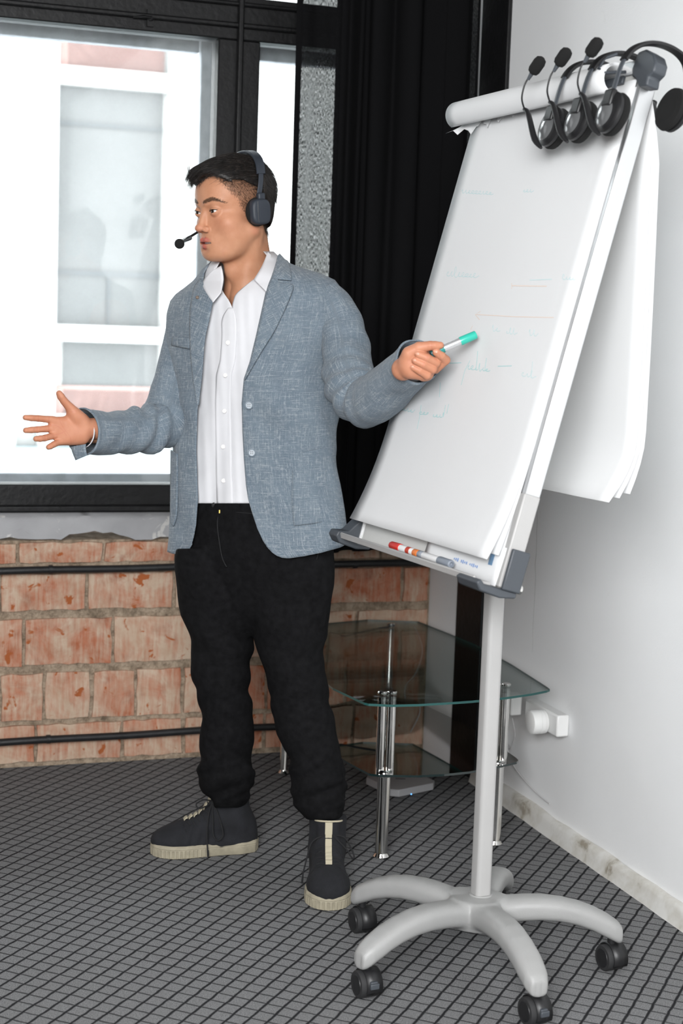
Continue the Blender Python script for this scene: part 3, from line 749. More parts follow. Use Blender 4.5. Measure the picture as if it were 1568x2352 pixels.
# ---------------------------------------------------------------- headsets hanging over the top
def hanging_headset(s, dz, label, rotz=0.0):
    O3 = BD(s, .395+dz, .068); h0 = empty('headset', O3, label, 'headset', 'headsets hung over the top of the flipchart easel')
    ex, ey, ez = -bn, br, bu; A = np.array([ex, ey, ez]).T
    P = lambda x, y, z: A@np.array([x, y, z])
    WI = .145
    def cup(x0, sg, z0=0.0):   # sg: direction in which the outer face looks
        R_ = .040; P = lambda x, y, z: A@np.array([x, y, z+(z0 if (x, y, z) != (1, 0, 0) else 0)])
        mb = MB(); mb.lathe([(.030, sg*.002), (.036, sg*.0), (R_, -sg*.004), (R_, -sg*.010), (.037, -sg*.012)], P(x0, 0, 0), P(1, 0, 0), 30); c = mb.build('ear_cup', M['plastic_black'], h0, smooth=40)
        mb = MB(); mb.lathe([(.026, -sg*.012), (.038, -sg*.013), (.042, -sg*.018), (.040, -sg*.025), (.030, -sg*.027), (.022, -sg*.024)], P(x0, 0, 0), P(1, 0, 0), 30); mb.build('ear_pad', M['foam'], c, smooth=60)
        return c
    c1 = cup(-.004, -1)
    mb = MB(); mb.lathe([(.0, -.0075), (.012, -.0070), (.022, -.0045), (.027, -.001)], P(-.004, -.004, -.004), P(1, 0, 0), 28); mb.build('cup_cap', M['gloss'], c1, smooth=60)
    c2 = cup(WI+.004, 1, .052)
    # yokes
    for x0, z_, c in ((-.006, 0, c1), (WI+.006, .052, c2)):
        mb = MB(); mb.box(P(x0, 0, .024+z_), (.012, .030, .034), A); mb.build('yoke', M['plastic_black'], c, bev=.004)
    arc = []
    for t in np.linspace(0, PI, 40):
        x = WI/2-(WI/2+.002)*math.cos(t); z = .048+(.046*(.5-.5*math.cos(t)))+(.098-.025*math.sin(t/2)**2)*math.sin(t)**.55; arc.append(P(x, 0, z))
    arc = [P(-.004, 0, .03)]+arc+[P(WI+.004, 0, .08)]
    def band(i0, i1, w, t_, name, m, parent=h0):
        R = []
        for i in range(i0, i1):
            tg = arc[min(i+1, len(arc)-1)]-arc[max(i-1, 0)]; tg /= np.linalg.norm(tg); nn = np.cross(ey, tg)
            R.append([arc[i]+ey*a*w+nn*b*t_ for a, b in ((-1, -.5), (-1, .5), (-.6, 1), (.6, 1), (1, .5), (1, -.5), (.6, -1), (-.6, -1))])
        mb = MB(); mb.rings(R); return mb.build(name, m, parent, smooth=50)
    band(0, 10, .0065, .0025, 'slider', M['chrome'] if False else M['charcoal']); band(len(arc)-10, len(arc), .0065, .0025, 'slider', M['alu'])
    band(5, len(arc)-5, .0120, .0045, 'headband', M['plastic_black'])
    # microphone boom
    bp = [(-.012, .012, -.050), (-.020, -.012, -.030), (-.030, -.046, .020), (-.034, -.060, .030)]
    mb = MB(); mb.tube([P(*q) for q in spline(bp, 14)], np.interp(np.linspace(0, 1, 14), [0, .3, 1], [.0035, .0075, .0045]), 10, flat=.8); bo = mb.build('mic_boom', M['plastic_black'], c1, smooth=60)
    wp = [(-.034, -.060, .030), (-.040, -.072, .052), (-.042, -.072, .080), (-.040, -.064, .098)]
    mb = MB(); mb.tube([P(*q) for q in spline(wp, 16)], .0018, 8); mb.build('boom_wire', M['plastic_black'], h0, smooth=60)
    mb = MB(); mb.tube([P(-.040, -.068, .090), P(-.039, -.060, .106)], [.003, .0055], 10); mb.build('mic_neck', M['charcoal'], h0, smooth=60)
    a, b = P(-.039, -.060, .104), P(-.036, -.040, .134); d = (b-a)/np.linalg.norm(b-a)
    mb = MB(); mb.lathe([(.004, -.003), (.010, 0), (.0125, .006), (.0128, .024), (.0105, .032), (.004, .036)], a, d, 18); mb.build('foam_windshield', M['foam'], h0, smooth=60)
M['gloss'] = mat('glossy_grey_cap', (.22, .225, .23), .16, .5)
s1 = bpx(1254, 312, .070)[0]; s2 = bpx(1314, 300, .070)[0]; s3 = bpx(1386, 286, .070)[0]
hanging_headset(s1, -.006, 'black headset hanging on the easel, the one farthest from its dark clamp plate')
hanging_headset(s2, -.003, 'black headset hanging on the easel, middle one of the three')
hanging_headset(s3, 0.0, 'black headset hanging on the easel right beside the dark clamp plate')

# ---------------------------------------------------------------- markers in the tray
def marker(name, p0, p1, label, body, capc, plugc, r=.0085, group=None):
    p0 = np.array(p0); p1 = np.array(p1); d = (p1-p0); Lm = np.linalg.norm(d); d /= Lm
    mk = empty(name, p0, label, 'marker', group); z3 = np.zeros(3)
    mb = MB(); mb.lathe([(r*.86, .0), (r*.9, .001), (r*.9, Lm*.70)], z3, d, 20); mb.build('barrel', body, mk, smooth=40)
    mb = MB(); mb.lathe([(r*1.02, Lm*.64), (r*1.06, Lm*.66), (r, Lm*.97), (r*.9, Lm*.99), (r*.5, Lm), (r*.45, Lm*.97), (.0004, Lm*.965)], z3, d, 22); mb.build('cap', capc, mk, smooth=40)
    mb = MB(); mb.lathe([(r*.5, -.002), (r*.86, -.001), (r*.92, .0), (r*.92, Lm*.14), (r*.9, Lm*.145)], z3, d, 20); mb.build('end_plug', plugc, mk, smooth=40)
    return mk
grp = 'whiteboard markers in the pen tray'
sa, ta = bpx(888, 1275, .03); sb, tb = bpx(952, 1298, .03)
wt = mat('marker_white_barrel', (.8, .8, .8), .3)
mk = marker('marker', BD(sb, -.4975, .028), BD(sa, -.4975, .026), 'white marker with a red cap lying in the pen tray', wt, mat('red_cap', srgb(205, 50, 40), .3), mat('orange_plug', srgb(214, 120, 60), .35))
mb = MB(); mb.lathe([(.0079, .035), (.0079, .052)], (0, 0, 0), (BD(sa, -.4975, .026)-BD(sb, -.4975, .028)), 20); mb.build('label_band', mat('red_print', srgb(190, 60, 35), .4), mk, smooth=40)
sc, sd = bpx(952, 1298, .03)[0]+.004, bpx(1027, 1322, .03)[0]
marker('marker', BD(sc, -.4975, .028), BD(sd, -.4975, .028), 'white marker with a grey cap in the tray beside the red-capped one', wt, mat('grey_cap', srgb(125, 132, 142), .35), mat('grey_plug', srgb(150, 156, 166), .3))

# ---------------------------------------------------------------- glass corner stand
ZS = .43
g1 = at_z(875, 1975)+np.array([.0, .022, 0]); g2 = at_z(1126, 1945)+np.array([.012, .022, 0]); g3 = at_z(650, 1781)+np.array([0, .02, 0]); 
g4 = at_z(897, 1440, ZS); g4[2] = 0
gt = empty('glass_stand', g1, 'two-shelf glass corner stand with chrome tube legs behind the easel', 'stand'); GO = np.array(gt.location)
zl = at(880, 1776, g1[1])[2]
def shelf(name, pxs, z, m, me, thick=.006):
    P = [at_z(x, y, z) for x, y in pxs]; 
    # keep clear of the walls
    Q = []
    for p in P:
        u, v, _ = toroom(p); Q.append(room(max(u, .02), max(v, .03), z)-GO)
    mb = MB(); n = len(Q); P2 = Q+[q+np.array([0, 0, thick]) for q in Q]
    mb.add(P2, [tuple(range(n))[::-1], tuple(range(n, 2*n))], 0); mb.add(P2, [(i, (i+1) % n, n+(i+1) % n, n+i) for i in range(n)], 1)
    return mb.build(name, [m, me], gt)
shelf('top_shelf', [(764, 1585), (836, 1619), (846, 1621.5), (900, 1624), (960, 1622.5), (1020, 1619), (1085, 1614.5), (1165, 1606), (1220, 1598), (1255, 1591), (1262, 1588), (1256, 1583), (1175, 1531), (1092, 1485), (1020, 1455), (959, 1431), (842, 1426), (700, 1440), (648, 1462), (655, 1500)], ZS, M['table_glass'], M['glass_edge'])
shelf('lower_shelf', [(790, 1751), (848, 1782), (870, 1784.5), (960, 1786), (1020, 1783), (1078, 1777), (1150, 1763), (1186, 1755), (1190, 1751), (1184, 1745), (1120, 1700), (1040, 1655), (950, 1612), (860, 1600), (760, 1625), (720, 1665), (740, 1715)], zl, M['smoked_glass'], M['glass_edge_dark'])
def leg(p, twin=True, low=True):
    b = np.array([p[0], p[1], 0])-GO; b[2] = 0
    r2 = .0165 if twin else .0115
    mb = MB(); mb.lathe([(r2+.004, .001), (r2+.005, .004), (r2+.001, .011), (r2, .014), (r2, zl-.006)], b, (0, 0, 1), 28); l = mb.build('leg', M['chrome'], gt, smooth=40)
    mb = MB(); mb.lathe([(r2+.003, zl-.007), (r2+.005, zl-.003), (r2+.004, zl), ], b, (0, 0, 1), 28); mb.lathe([(r2+.004, zl+.006), (r2+.005, zl+.009), (r2+.002, zl+.012)], b, (0, 0, 1), 28); mb.build('collar', M['chrome'], l, smooth=40)
    offs = (-.0125, .0125) if twin else (0,)
    mb = MB()
    for o in offs:
        mb.lathe([(.0115, zl+.006), (.0115, ZS-.001)], b+np.array([o, o*.2, 0]), (0, 0, 1), 24); mb.lathe([(.0125, ZS+.0062), (.013, ZS+.010), (.011, ZS+.0125)], b+np.array([o, o*.2, 0]), (0, 0, 1), 24)
    mb.build('upper_tube', M['chrome'], l, smooth=40)
leg(g1); leg(g2); leg(g3, False); leg(g4, False)
# flat dark bracket at the back post
a = at(905, 1437, g4[1]-.01)-GO; b = at(792, 1461, g4[1]-.05)-GO
mb = MB(); mb.tube([a, (a+b)/2+np.array([0, 0, .002]), b, b+np.array([-.015, 0, .003])], [.004, .006, .004, .005], 8, flat=.6); mb.build('rear_bracket', M['charcoal'], gt, smooth=50)

# router on the floor under the stand
rt = empty('router', at_z(918, 1822), 'flat white router lying on the carpet under the glass stand', 'router'); RT = np.array(rt.location)
Pq = [at_z(x, y, .0) for x, y in ((832, 1800), (904, 1836), (1006, 1815), (985, 1795))]
Pq[3] = Pq[0]+Pq[2]-Pq[1]
c = sum(Pq)/4; poly = []
for i, p in enumerate(Pq):
    pr, nx = Pq[i-1], Pq[(i+1) % 4]
    for f in (0, .5, 1): poly.append((p+(pr-p)/np.linalg.norm(pr-p)*.02*(1-f))*1.0 + (nx-p)/np.linalg.norm(nx-p)*.02*f)
mb = MB(); mb.prism([p+np.array([0, 0, .003])-RT for p in poly], (0, 0, .022)); mb.build('case', mat('router_case', (.42, .42, .43), .4), rt, bev=.003)
mb = MB(); mb.lathe([(.0022, 0), (.0022, .001)], at(944, 1823, 4.49)-RT+np.array([0, -.004, 0]), (0, -1, 0), 10); mb.build('status_light', mat('blue_led', (.1, .3, .9), .4, emit=((.15, .45, 1), 1.5)), rt)
mb = MB(); mb.box((Pq[0]+Pq[2])/2+np.array([0, 0, .0255])-RT, (.03, .015, .0006)); mb.build('top_badge', mat('badge_grey', (.2, .2, .21), .5), rt)

# ---------------------------------------------------------------- wall socket, adapter, cables
v1, z1 = rightw(1283, 1632, .035); v0, z0 = rightw(1244, 1690, .035)
sk = empty('wall_socket', room(.02, v0, (z0+z1)/2), 'white multi-outlet socket block mounted low on the white wall', 'socket'); SK = np.array(sk.location)
zc = rightw(1265, 1658, .03)[1]
mb = MB(); rbox(mb, .001, .038, v1-.20, v1, zc-.030, zc+.030); mb.v = [tuple(np.array(p)-SK) for p in mb.v]; mb.build('housing', M['plastic_white'], sk, bev=.005)
ad = empty('power_adapter', room(.04, 0, 0), 'round white power adapter plugged into the wall socket block', 'plug')
va, za = rightw(1216, 1659, .085); ad.location = Vector(room(.039, va, za)); AD = np.array(ad.location)
mb = MB(); mb.lathe([(.029, 0), (.032, .003), (.033, .010), (.031, .011), (.033, .012), (.033, .022), (.031, .023), (.033, .024), (.033, .040), (.031, .045), (.027, .047)], (0, 0, 0), Ra, 36); mb.build('adapter_body', M['plastic_white'], ad, smooth=35)
pl = empty('plug', room(.04, 0, 0), 'white angular plug standing beside the round adapter at the socket', 'plug')
vb, zb = rightw(1196, 1622, .05); pl.location = Vector(room(.039, vb-.03, zb)); PL = np.array(pl.location)
mb = MB(); rbox(mb, .04, .075, vb-.052, vb-.012, zb-.03, zb+.03); mb.v = [tuple(np.array(p)-PL) for p in mb.v]; mb.build('plug_body', M['plastic_white'], pl, bev=.005)
def cable(name, pts, r, label, m, grp=None, seg=8):
    P = spline(pts, 50); o = empty(name, P[0], label, 'cable', grp); mb = MB(); mb.tube([q-P[0] for q in P], r, seg); mb.build('cord', m, o, smooth=60)
wc = mat('white_cable', (.62, .62, .62), .5)
def rw(x, y, u): v, z = rightw(x, y, u); return room(u, v, z)
cable('cable', [rw(1176, 1650, .05), rw(1182, 1690, .03), rw(1170, 1720, .02), rw(1160, 1700, .015), rw(1180, 1760, .012), rw(1225, 1815, .010), rw(1262, 1846, .008)], .0016, 'thin white cable hanging down the white wall from the socket', wc)
def bw(x, y, v): u, z = back(x, y, v); return room(max(u, .01), v, max(z, .004))
cable('cable', [bw(952, 1440, .03), bw(970, 1490, .04), bw(955, 1545, .05), bw(930, 1580, .06), bw(935, 1640, .06), bw(926, 1700, .08), bw(900, 1712, .30), room(.22, .42, .01), at_z(935, 1780)+np.array([.02, .10, .006])], .0018, 'thin white cable dangling loosely in front of the brick corner', wc)

# ================================================================ the man
PS = at_z(600, 1990)
man = empty('person', (PS[0], 3.84, 0), 'person in a grey-blue tweed blazer and black trousers pointing a marker at the flipchart', 'person')
MO = np.array(man.location)
def skin_mat():
    m = mat('skin', rough=.5, spec=.35, sss=.10); N = NT(m)
    N.b.inputs['Subsurface Radius'].default_value = (.010, .004, .002); N.b.inputs['Subsurface Scale'].default_value = .6
    a = N.n.new('ShaderNodeVertexColor'); a.layer_name = 'tone'; sp = N.n.new('ShaderNodeSeparateColor'); N.l.new(a.outputs['Color'], sp.inputs[0])
    v = N.tex(); f = N.noise(v, 34, 4); g = N.noise(v, 420, 2)
    base = N.ramp(f, [(.3, srgb(180, 127, 97)), (.7, srgb(192, 141, 111))])
    base = N.mix(N.math('MULTIPLY', sp.outputs[2], .55), base, srgb(190, 108, 88))       # warmer cheeks, nose, fingers
    base = N.mix(N.math('MULTIPLY', sp.outputs[1], .85), base, srgb(168, 86, 78))       # lips; also the painted shade of the hand creases
    st = N.ramp(N.noise(v, 900, 2, .7), [(.35, srgb(52, 38, 30)), (.7, srgb(112, 80, 58))])
    base = N.mix(sp.outputs[0], base, st)                                               # cropped hair; also the painted shade of the lid crease
    N.color(base); N.bump(g, .0003, .5); return m
M['skin'] = skin_mat()
def hair_mat():
    m = mat('black_hair', (.010, .008, .007), .42, spec=.45); N = NT(m); v = N.tex(); N.color(N.ramp(N.noise(v, 90, 2), [(.35, (.006, .005, .0045)), (.7, (.026, .020, .017))])); return m
M['hair'] = hair_mat(); M['hair_short'] = mat('cropped_hair', (.030, .020, .014), .6, spec=.3)

hy = math.radians(51); HO = at(541, 484, 3.83); hp = math.radians(6)
hx_ = np.array([math.cos(hy), -math.sin(hy), 0]); hf = np.array([-math.sin(hy)*math.cos(hp), -math.cos(hy)*math.cos(hp), -math.sin(hp)]); hz = np.cross(hf, hx_)
HM = np.array([hx_, hf, hz]).T      # columns: his left, forward, up
def HW(p): return (HM@np.array(p, float).T).T+HO if np.ndim(p) == 1 else np.asarray(p, float)@HM.T+HO

def head_field(X, low=False):
    x, y, z = X; z = np.where(z < 0, z*1.07, z); X = (x, y, z); ax = np.sqrt(x*x+1e-7); Y3 = (ax, y, z)
    k = .018
    F = sd_ell(X, (0, -.001, .040), (.0800, .095, .084))
    F = smin(F, sd_ell(X, (0, .036, .036), (.066, .060, .062)), k)
    F = smin(F, sd_ell(X, (0, .032, -.036), (.068, .060, .075)), k)
    F = smin(F, sd_ell(Y3, (.045, .048, -.030), (.026, .031, .026)), .014)
    F = smin(F, sd_cap(Y3, (.063, .004, -.052), (.028, .060, -.102), .020, .019), .022)
    F = smin(F, sd_ell(X, (0, .074, -.104), (.027, .021, .019)), .016)
    F = smin(F, sd_ell(X, (0, .074, -.074), (.034, .0235, .027)), .014)
    F = smin(F, sd_ell(X, (0, .024, -.090), (.056, .056, .034)), .03)
    # neck, throat, chest
    F = smin(F, sd_cap(X, (0, -.024, -.05), (0, -.036, -.20), .051, .057), .020)
    F = smin(F, sd_cap(Y3, (.054, -.022, -.055), (.018, .016, -.215), .010, .010), .030)
    F = smin(F, sd_ell(X, (.0, -.062, -.300), (.145, .105, .108)), .05)
    F = smin(F, sd_ell(X, (0, .022, -.150), (.012, .014, .018)), .03)
    # brow ridge and sockets
    F = smin(F, sd_cap(Y3, (.014, .089, .019), (.046, .072, .021), .0075, .006), .012)
    F = smax(F, -sd_ell(Y3, (.031, .106, .001), (.019, .0165, .0105)), .012)
    F = smax(F, -sd_ell(Y3, (.014, .108, -.004), (.006, .010, .010)), .010)
    E = (.0325, .0795, 0.0)
    dl = np.sqrt((ax-E[0])**2+(y-E[1])**2+(z-E[2])**2)
    F = smin(F, dl-.0142, .005)
    # nose
    F = smin(F, sd_cap(X, (0, .0875, .010), (0, .102, -.034), .0068, .0092), .010)
    F = smin(F, sd_ell(X, (0, .1075, -.0400), (.0110, .0110, .0095)), .007)
    F = smin(F, sd_ell(Y3, (.0135, .0970, -.0440), (.0075, .0105, .0078)), .0045)
    F = smax(F, -sd_ell(Y3, (.0064, .1045, -.0525), (.0038, .0062, .0040)), .002)
    # lips
    XL = (x, y, z-.004); YL = (ax, y, z-.004)
    F = smin(F, sd_cap(YL, (.0310, .0780, -.0790), (.0080, .0965, -.0738), .0032, .0050), .0040)
    F = smin(F, sd_cap(YL, (.0080, .0965, -.0738), (0, .0970, -.0756), .0050, .0046), .0030)
    F = smin(F, sd_cap(YL, (.0290, .0785, -.0822), (0, .0945, -.0912), .0030, .0068), .0040)
    F = smax(F, -sd_ell(XL, (0, .0925, -.0822), (.0235, .0125, .0024)), .0014)
    F = smax(F, -sd_ell(XL, (0, .1005, -.1015), (.017, .0070, .0045)), .007)
    F = smin(F, sd_ell(Y3, (.038, .040, -.056), (.030, .030, .030)), .022)
    F = smax(F, -sd_cap(Y3, (.0185, .1015, -.040), (.0320, .0915, -.070), .0014, .0010), .006)
    F = smax(F, -sd_ell(X, (0, .1025, -.063), (.0028, .0042, .0085)), .004)
    # eye opening
    sl = math.tan(math.radians(9)); zz = z-sl*(ax-E[0])
    slit = sd_ell((ax, y, zz), (.0330, .0935, -.0004), (.0140, .0125, .0037))
    F = smax(F, -slit, .0012)
    # upper lid crease has no relief; its shade is painted in tones_head
    # ears
    e = sd_ell(Y3, (.0835, -.016, -.006), (.0075, .018, .031)); e = smin(e, sd_ell(Y3, (.0790, -.010, -.032), (.007, .009, .011)), .006)
    e = smax(e, -sd_ell(Y3, (.0905, -.013, -.004), (.006, .010, .018)), .003)
    F = smin(F, e, .005)
    return F
def mirror_grid(lo, hi, h, fn):
    nx = int(round(hi[0]/h)); ax = np.arange(0, nx+1, dtype=np.float32)*h
    X = np.meshgrid(ax, np.arange(lo[1], hi[1]+h, h, dtype=np.float32), np.arange(lo[2], hi[2]+h, h, dtype=np.float32), indexing='ij')
    F = fn(X); return np.concatenate([F[::-1], F[1:]], 0), (-nx*h, lo[1], lo[2])
hh = .0017
Fh, lo = mirror_grid((0, -.175, -.345), (.155, .135, .135), hh, head_field)
Ph, Qh = nets(Fh, lo, hh)
def tones_head(P):
    x, y, z = P[:, 0], P[:, 1], P[:, 2]; z = np.where(z < 0, z*1.07, z); ax = np.abs(x); n = len(P)
    sm = lambda v, a, b: np.clip((v-a)/(b-a), 0, 1)
    jit = .003*np.sin(z*900+x*700)+.003*np.sin(y*1100+z*500)
    yf = np.interp(z, [-.03, -.005, .01, .028, .039, .062, .075, .09, .12], [.016, .022, .035, .043, .055, .070, .072, .082, .085])
    low = np.interp(y, [-.12, -.075, -.05, -.025, .0, .03], [-.075, -.072, -.055, -.02, -.018, -.016])
    hair = sm(yf-y+jit, -.003, .007)*sm(z-low+jit, -.006, .010)
    hair *= np.where(z > .07, 1, .55+.35*sm(-y, -.02, .05)+.25*sm(z, .03, .07)).clip(0, 1)
    yb = .0252+.0*ax; cz = np.interp(ax, [.010, .022, .036, .050, .058], [.0215, .0255, .0290, .0245, .0185]); hw = np.interp(ax, [.008, .013, .03, .045, .056, .060], [0, .0035, .0044, .0032, .0013, 0])
    brow = sm(hw*1.15-np.abs(z-cz)+.0004*np.sin(x*3000), -.0008, .0010)*(y > .04)*(ax > .008)*(ax < .060)
    hair = np.maximum(hair, brow*.92)
    lash = sm(.0016-np.abs(np.sqrt((ax-.0325)**2+(y-.0795)**2+z**2)-.0140)*0-np.abs(z-.0042-.158*(ax-.0325)+((ax-.0325)/.0138)**2*.0040), -.0006, .0004)*(np.abs(ax-.0325) < .0145)*(y > .075)*(z < .012)
    dxe = ax-.0325; lid_crease_shade = np.exp(-((z-(.0078+.158*dxe-.0045*(dxe/.0138)**2))/.0009)**2)*(np.abs(dxe) < .016)*(y > .070)
    hair = np.maximum(hair, lid_crease_shade*.30)  # shade of the eyelid crease painted in through the hair channel
    hair *= 1-.9*sm(ax, .0795, .083)*(np.abs(y+.016) < .022)
    X = (x, y, z); Y3 = (ax, y, z)
    YL = (ax, y, z-.004); l = np.minimum(np.minimum(sd_cap(YL, (.0310, .0780, -.0790), (.0080, .0965, -.0738), .0032, .0050), sd_cap(YL, (.0080, .0965, -.0738), (0, .0970, -.0756), .0050, .0046)), sd_cap(YL, (.0290, .0785, -.0822), (0, .0945, -.0912), .0030, .0068))
    lips = sm(-l, -.0034, -.0006)*(y > .074)
    red = np.exp(-((ax-.048)**2+(z+.030)**2)/.0008)*.28*(y > .02)+np.exp(-((y-.118)**2+(z+.042)**2)/.0002)*.45+sm(ax, .078, .084)*.6*(z < .03)
    return np.stack([hair, lips, np.clip(red, 0, 1)], 1)
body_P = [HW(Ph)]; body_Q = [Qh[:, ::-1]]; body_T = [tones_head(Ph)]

# ---------------------------------------------------------------- eyes, teeth
def eye_mat():
    m = mat('eye', (.8, .8, .8), .12, spec=.6, coat=.5); N = NT(m); c = N.n.new('ShaderNodeTexCoord'); s = N.sep(c.outputs['Object'])
    r = N.math('SQRT', N.math('ADD', N.math('MULTIPLY', s[0], s[0]), N.math('MULTIPLY', s[2], s[2])))
    N.color(N.ramp(N.math('MULTIPLY', r, 100), [(.0, (.004, .004, .004)), (.26, (.004, .004, .004)), (.30, (.030, .014, .008)), (.60, (.014, .008, .005)), (.68, (.60, .56, .53)), (1, (.66, .60, .58))])); return m
M['eye'] = eye_mat()
for sx in (1, -1):
    mb = MB(); mb.lathe([(.0002, -.0123)]+[(.0123*math.cos(a), .0123*math.sin(a)) for a in np.linspace(-PI/2+.15, PI/2-.15, 18)]+[(.0002, .0123)], (0, 0, 0), (0, 1, 0), 28)
    e = mb.build('eye', M['eye'], man, smooth=180); e.matrix_parent_inverse = Matrix()
    e.location = Vector(HW((sx*.0325, .0795, 0))-MO); e.rotation_euler = Matrix(np.array([hx_, -hf, hz]).T.tolist()).to_euler()
    dxs = np.linspace(-.0142, .0146, 16); zz = .0036*(1-(dxs/.0146)**2)+.158*dxs+.0004; yy = np.sqrt(np.maximum(.0146**2-dxs**2-zz**2, 1e-6)); yy = np.maximum(yy, .0040)
    mb = MB(); mb.tube([HW((sx*(.0325+a), .0795+b, c))-MO for a, b, c in zip(dxs, yy, zz)], [.0003]+[.0008]*14+[.0003], 6); mb.build('eyelashes', M['hair'], e, smooth=180).matrix_parent_inverse = Matrix.Translation(-e.location) if False else (Matrix.LocRotScale(e.location, e.rotation_euler, None)).inverted()
mb = MB()
for i in range(-2, 4): mb.box(HW((i*.0042, .0880-.0009*i*i*.45, -.0712))-MO, (.0040, .003, .0055), HM)
mb.build('teeth', mat('teeth', (.82, .80, .75), .3), man, bev=.0005)

# ---------------------------------------------------------------- hair
def hair_field(X):
    x, y, z = X; ax = np.abs(x)
    F = sd_ell(X, (0, -.004, .048), (.0845, .1025, .0850))
    F = smin(F, sd_ell(X, (0, -.034, -.004), (.068, .062, .066)), .02)
    top = smin(F, sd_ell(X, (-.002, .045, .088), (.060, .052, .030)), .02)
    top = smin(top, sd_ell(X, (-.012, .072, .084), (.042, .027, .020)), .018)
    # lower limit of the long top hair
    lim = np.interp(y, [-.13, -.09, -.02, .03, .07, .10, .13], [-.075, -.066, .048, .070, .074, .074, .074]).astype(np.float32)+.012*np.sin(x*60)*(y > .05)
    lim = lim+.0008*np.sin(x*700)+.0008*np.sin(y*600)
    return smax(top, lim-z, .006)
hs = .0024
lo = (-.10, -.130, -.09); X = gridpts(lo, (.10, .14, .16), hs); Fg = hair_field(X)
P, Q = nets(Fg, lo, hs)
P = P+ (.0007*np.sin(P[:, 0]*900+P[:, 1]*150)+.0005*np.sin(P[:, 0]*1700-P[:, 2]*300))[:, None]*np.array([0, 0, 1.0])
me = bpy.data.meshes.new('hair'); me.from_pydata((HW(P)-MO).tolist(), [], Q[:, ::-1].tolist()); me.materials.append(M['hair']); me.polygons.foreach_set('use_smooth', [True]*len(Q))
ho = bpy.data.objects.new('hair', me); link(ho, man)
def field_at(fn, pts):
    X = tuple(pts[:, i].astype(np.float32)[:, None, None] for i in range(3)); return fn(X)[:, 0, 0]
def grad(fn, pts, e=.0015):
    g = np.stack([field_at(fn, pts+np.eye(3)[i]*e)-field_at(fn, pts-np.eye(3)[i]*e) for i in range(3)], 1); return g/(np.linalg.norm(g, axis=1)[:, None]+1e-9)
def strands(roots, nrm, dirs, length, r0, lift, droop, nseg=5, wob=.0012):
    n = len(roots); V = []; Fc = []
    t = np.linspace(0, 1, nseg+1); tang = dirs-nrm*(dirs*nrm).sum(1)[:, None]; tang /= np.linalg.norm(tang, axis=1)[:, None]+1e-9
    side = np.cross(nrm, tang); w = rng.normal(0, wob, (n, 1)); pts = []
    for k in t:
        pts.append(roots+tang*(length*k)[:, None]+nrm*((lift*k-droop*k*k))[:, None]+side*w*k*k*1.5-nrm*.001*(k == 0))
    for j, p in enumerate(pts):
        r = r0*(1-.8*t[j]); V += [p+side*r, p-side*r*.5+nrm*r*.8, p-side*r*.5-nrm*r*.8]
    V = np.stack(V, 1).reshape(-1, 3); m = 3*(nseg+1); base = (np.arange(n)*m)[:, None]
    for j in range(nseg):
        for a in range(3):
            b = (a+1) % 3; Fc.append(np.stack([base[:, 0]+3*j+a, base[:, 0]+3*j+b, base[:, 0]+3*j+3+b, base[:, 0]+3*j+3+a], 1))
    return V, np.concatenate(Fc)
def strand_obj(name, sets, m, parent):
    VV = []; FF = []; b = 0
    for V, Fc in sets: VV.append(V); FF.append(Fc+b); b += len(V)
    V = np.concatenate(VV); Fc = np.concatenate(FF); me = bpy.data.meshes.new(name); me.from_pydata((HW(V)-MO).tolist(), [], Fc.tolist()); me.materials.append(m)
    me.polygons.foreach_set('use_smooth', [True]*len(Fc)); o = bpy.data.objects.new(name, me); link(o, parent); o['kind'] = 'stuff'; return o
idx = rng.integers(0, len(P), 9000); R = P[idx]; Nn = grad(hair_field, R); keep = (R[:, 2] > .02) & (Nn[:, 2] > -.35); R, Nn = R[keep], Nn[keep]
topm = R[:, 1] > -.035
d = np.where(topm[:, None], np.array([-.42, 1.0, 0]), np.array([0, -.35, -1.0]))+rng.normal(0, .16, (len(R), 3))
d[:, 0] += np.where(topm, R[:, 0]*3.5, R[:, 0]*2)
ln = np.where(topm, rng.uniform(.022, .042, len(R)), rng.uniform(.008, .016, len(R)))
S1 = strands(R, Nn, d, ln, .00045, np.where(topm, .004, .006), np.where(topm, .006, .002))
# fringe: long strands curling over the forehead
n = 420; a = rng.uniform(0, 1, n); rts = np.stack([-.050+.078*a, .084+.012*np.sin(a*PI)-.012*np.abs(a-.4), .084+rng.normal(0, .006, n)-.006*a], 1); nn = np.tile([-.25, .75, .6], (n, 1)); nn /= np.linalg.norm(nn, axis=1)[:, None]
dd = np.tile([-.35, .35, -.75], (n, 1))+rng.normal(0, .22, (n, 3)); S2 = strands(rts, nn, dd, rng.uniform(.010, .032, n)*(1-.5*a), .00045, .010*np.ones(n), .016*np.ones(n), 7)
# cowlick at the crown
n = 46; rts = np.stack([rng.normal(.005, .016, n), rng.normal(-.052, .016, n), .120+rng.normal(0, .003, n)], 1); nn = np.tile([.0, -.5, .8], (n, 1)); dd = np.tile([.15, -.4, .75], (n, 1))+rng.normal(0, .45, (n, 3)); S3 = strands(rts, nn/np.linalg.norm(nn, axis=1)[:, None], dd, rng.uniform(.010, .026, n), .0004, .010*np.ones(n), .003*np.ones(n))
strand_obj('hair_strands', [S1, S2, S3], M['hair'], ho)
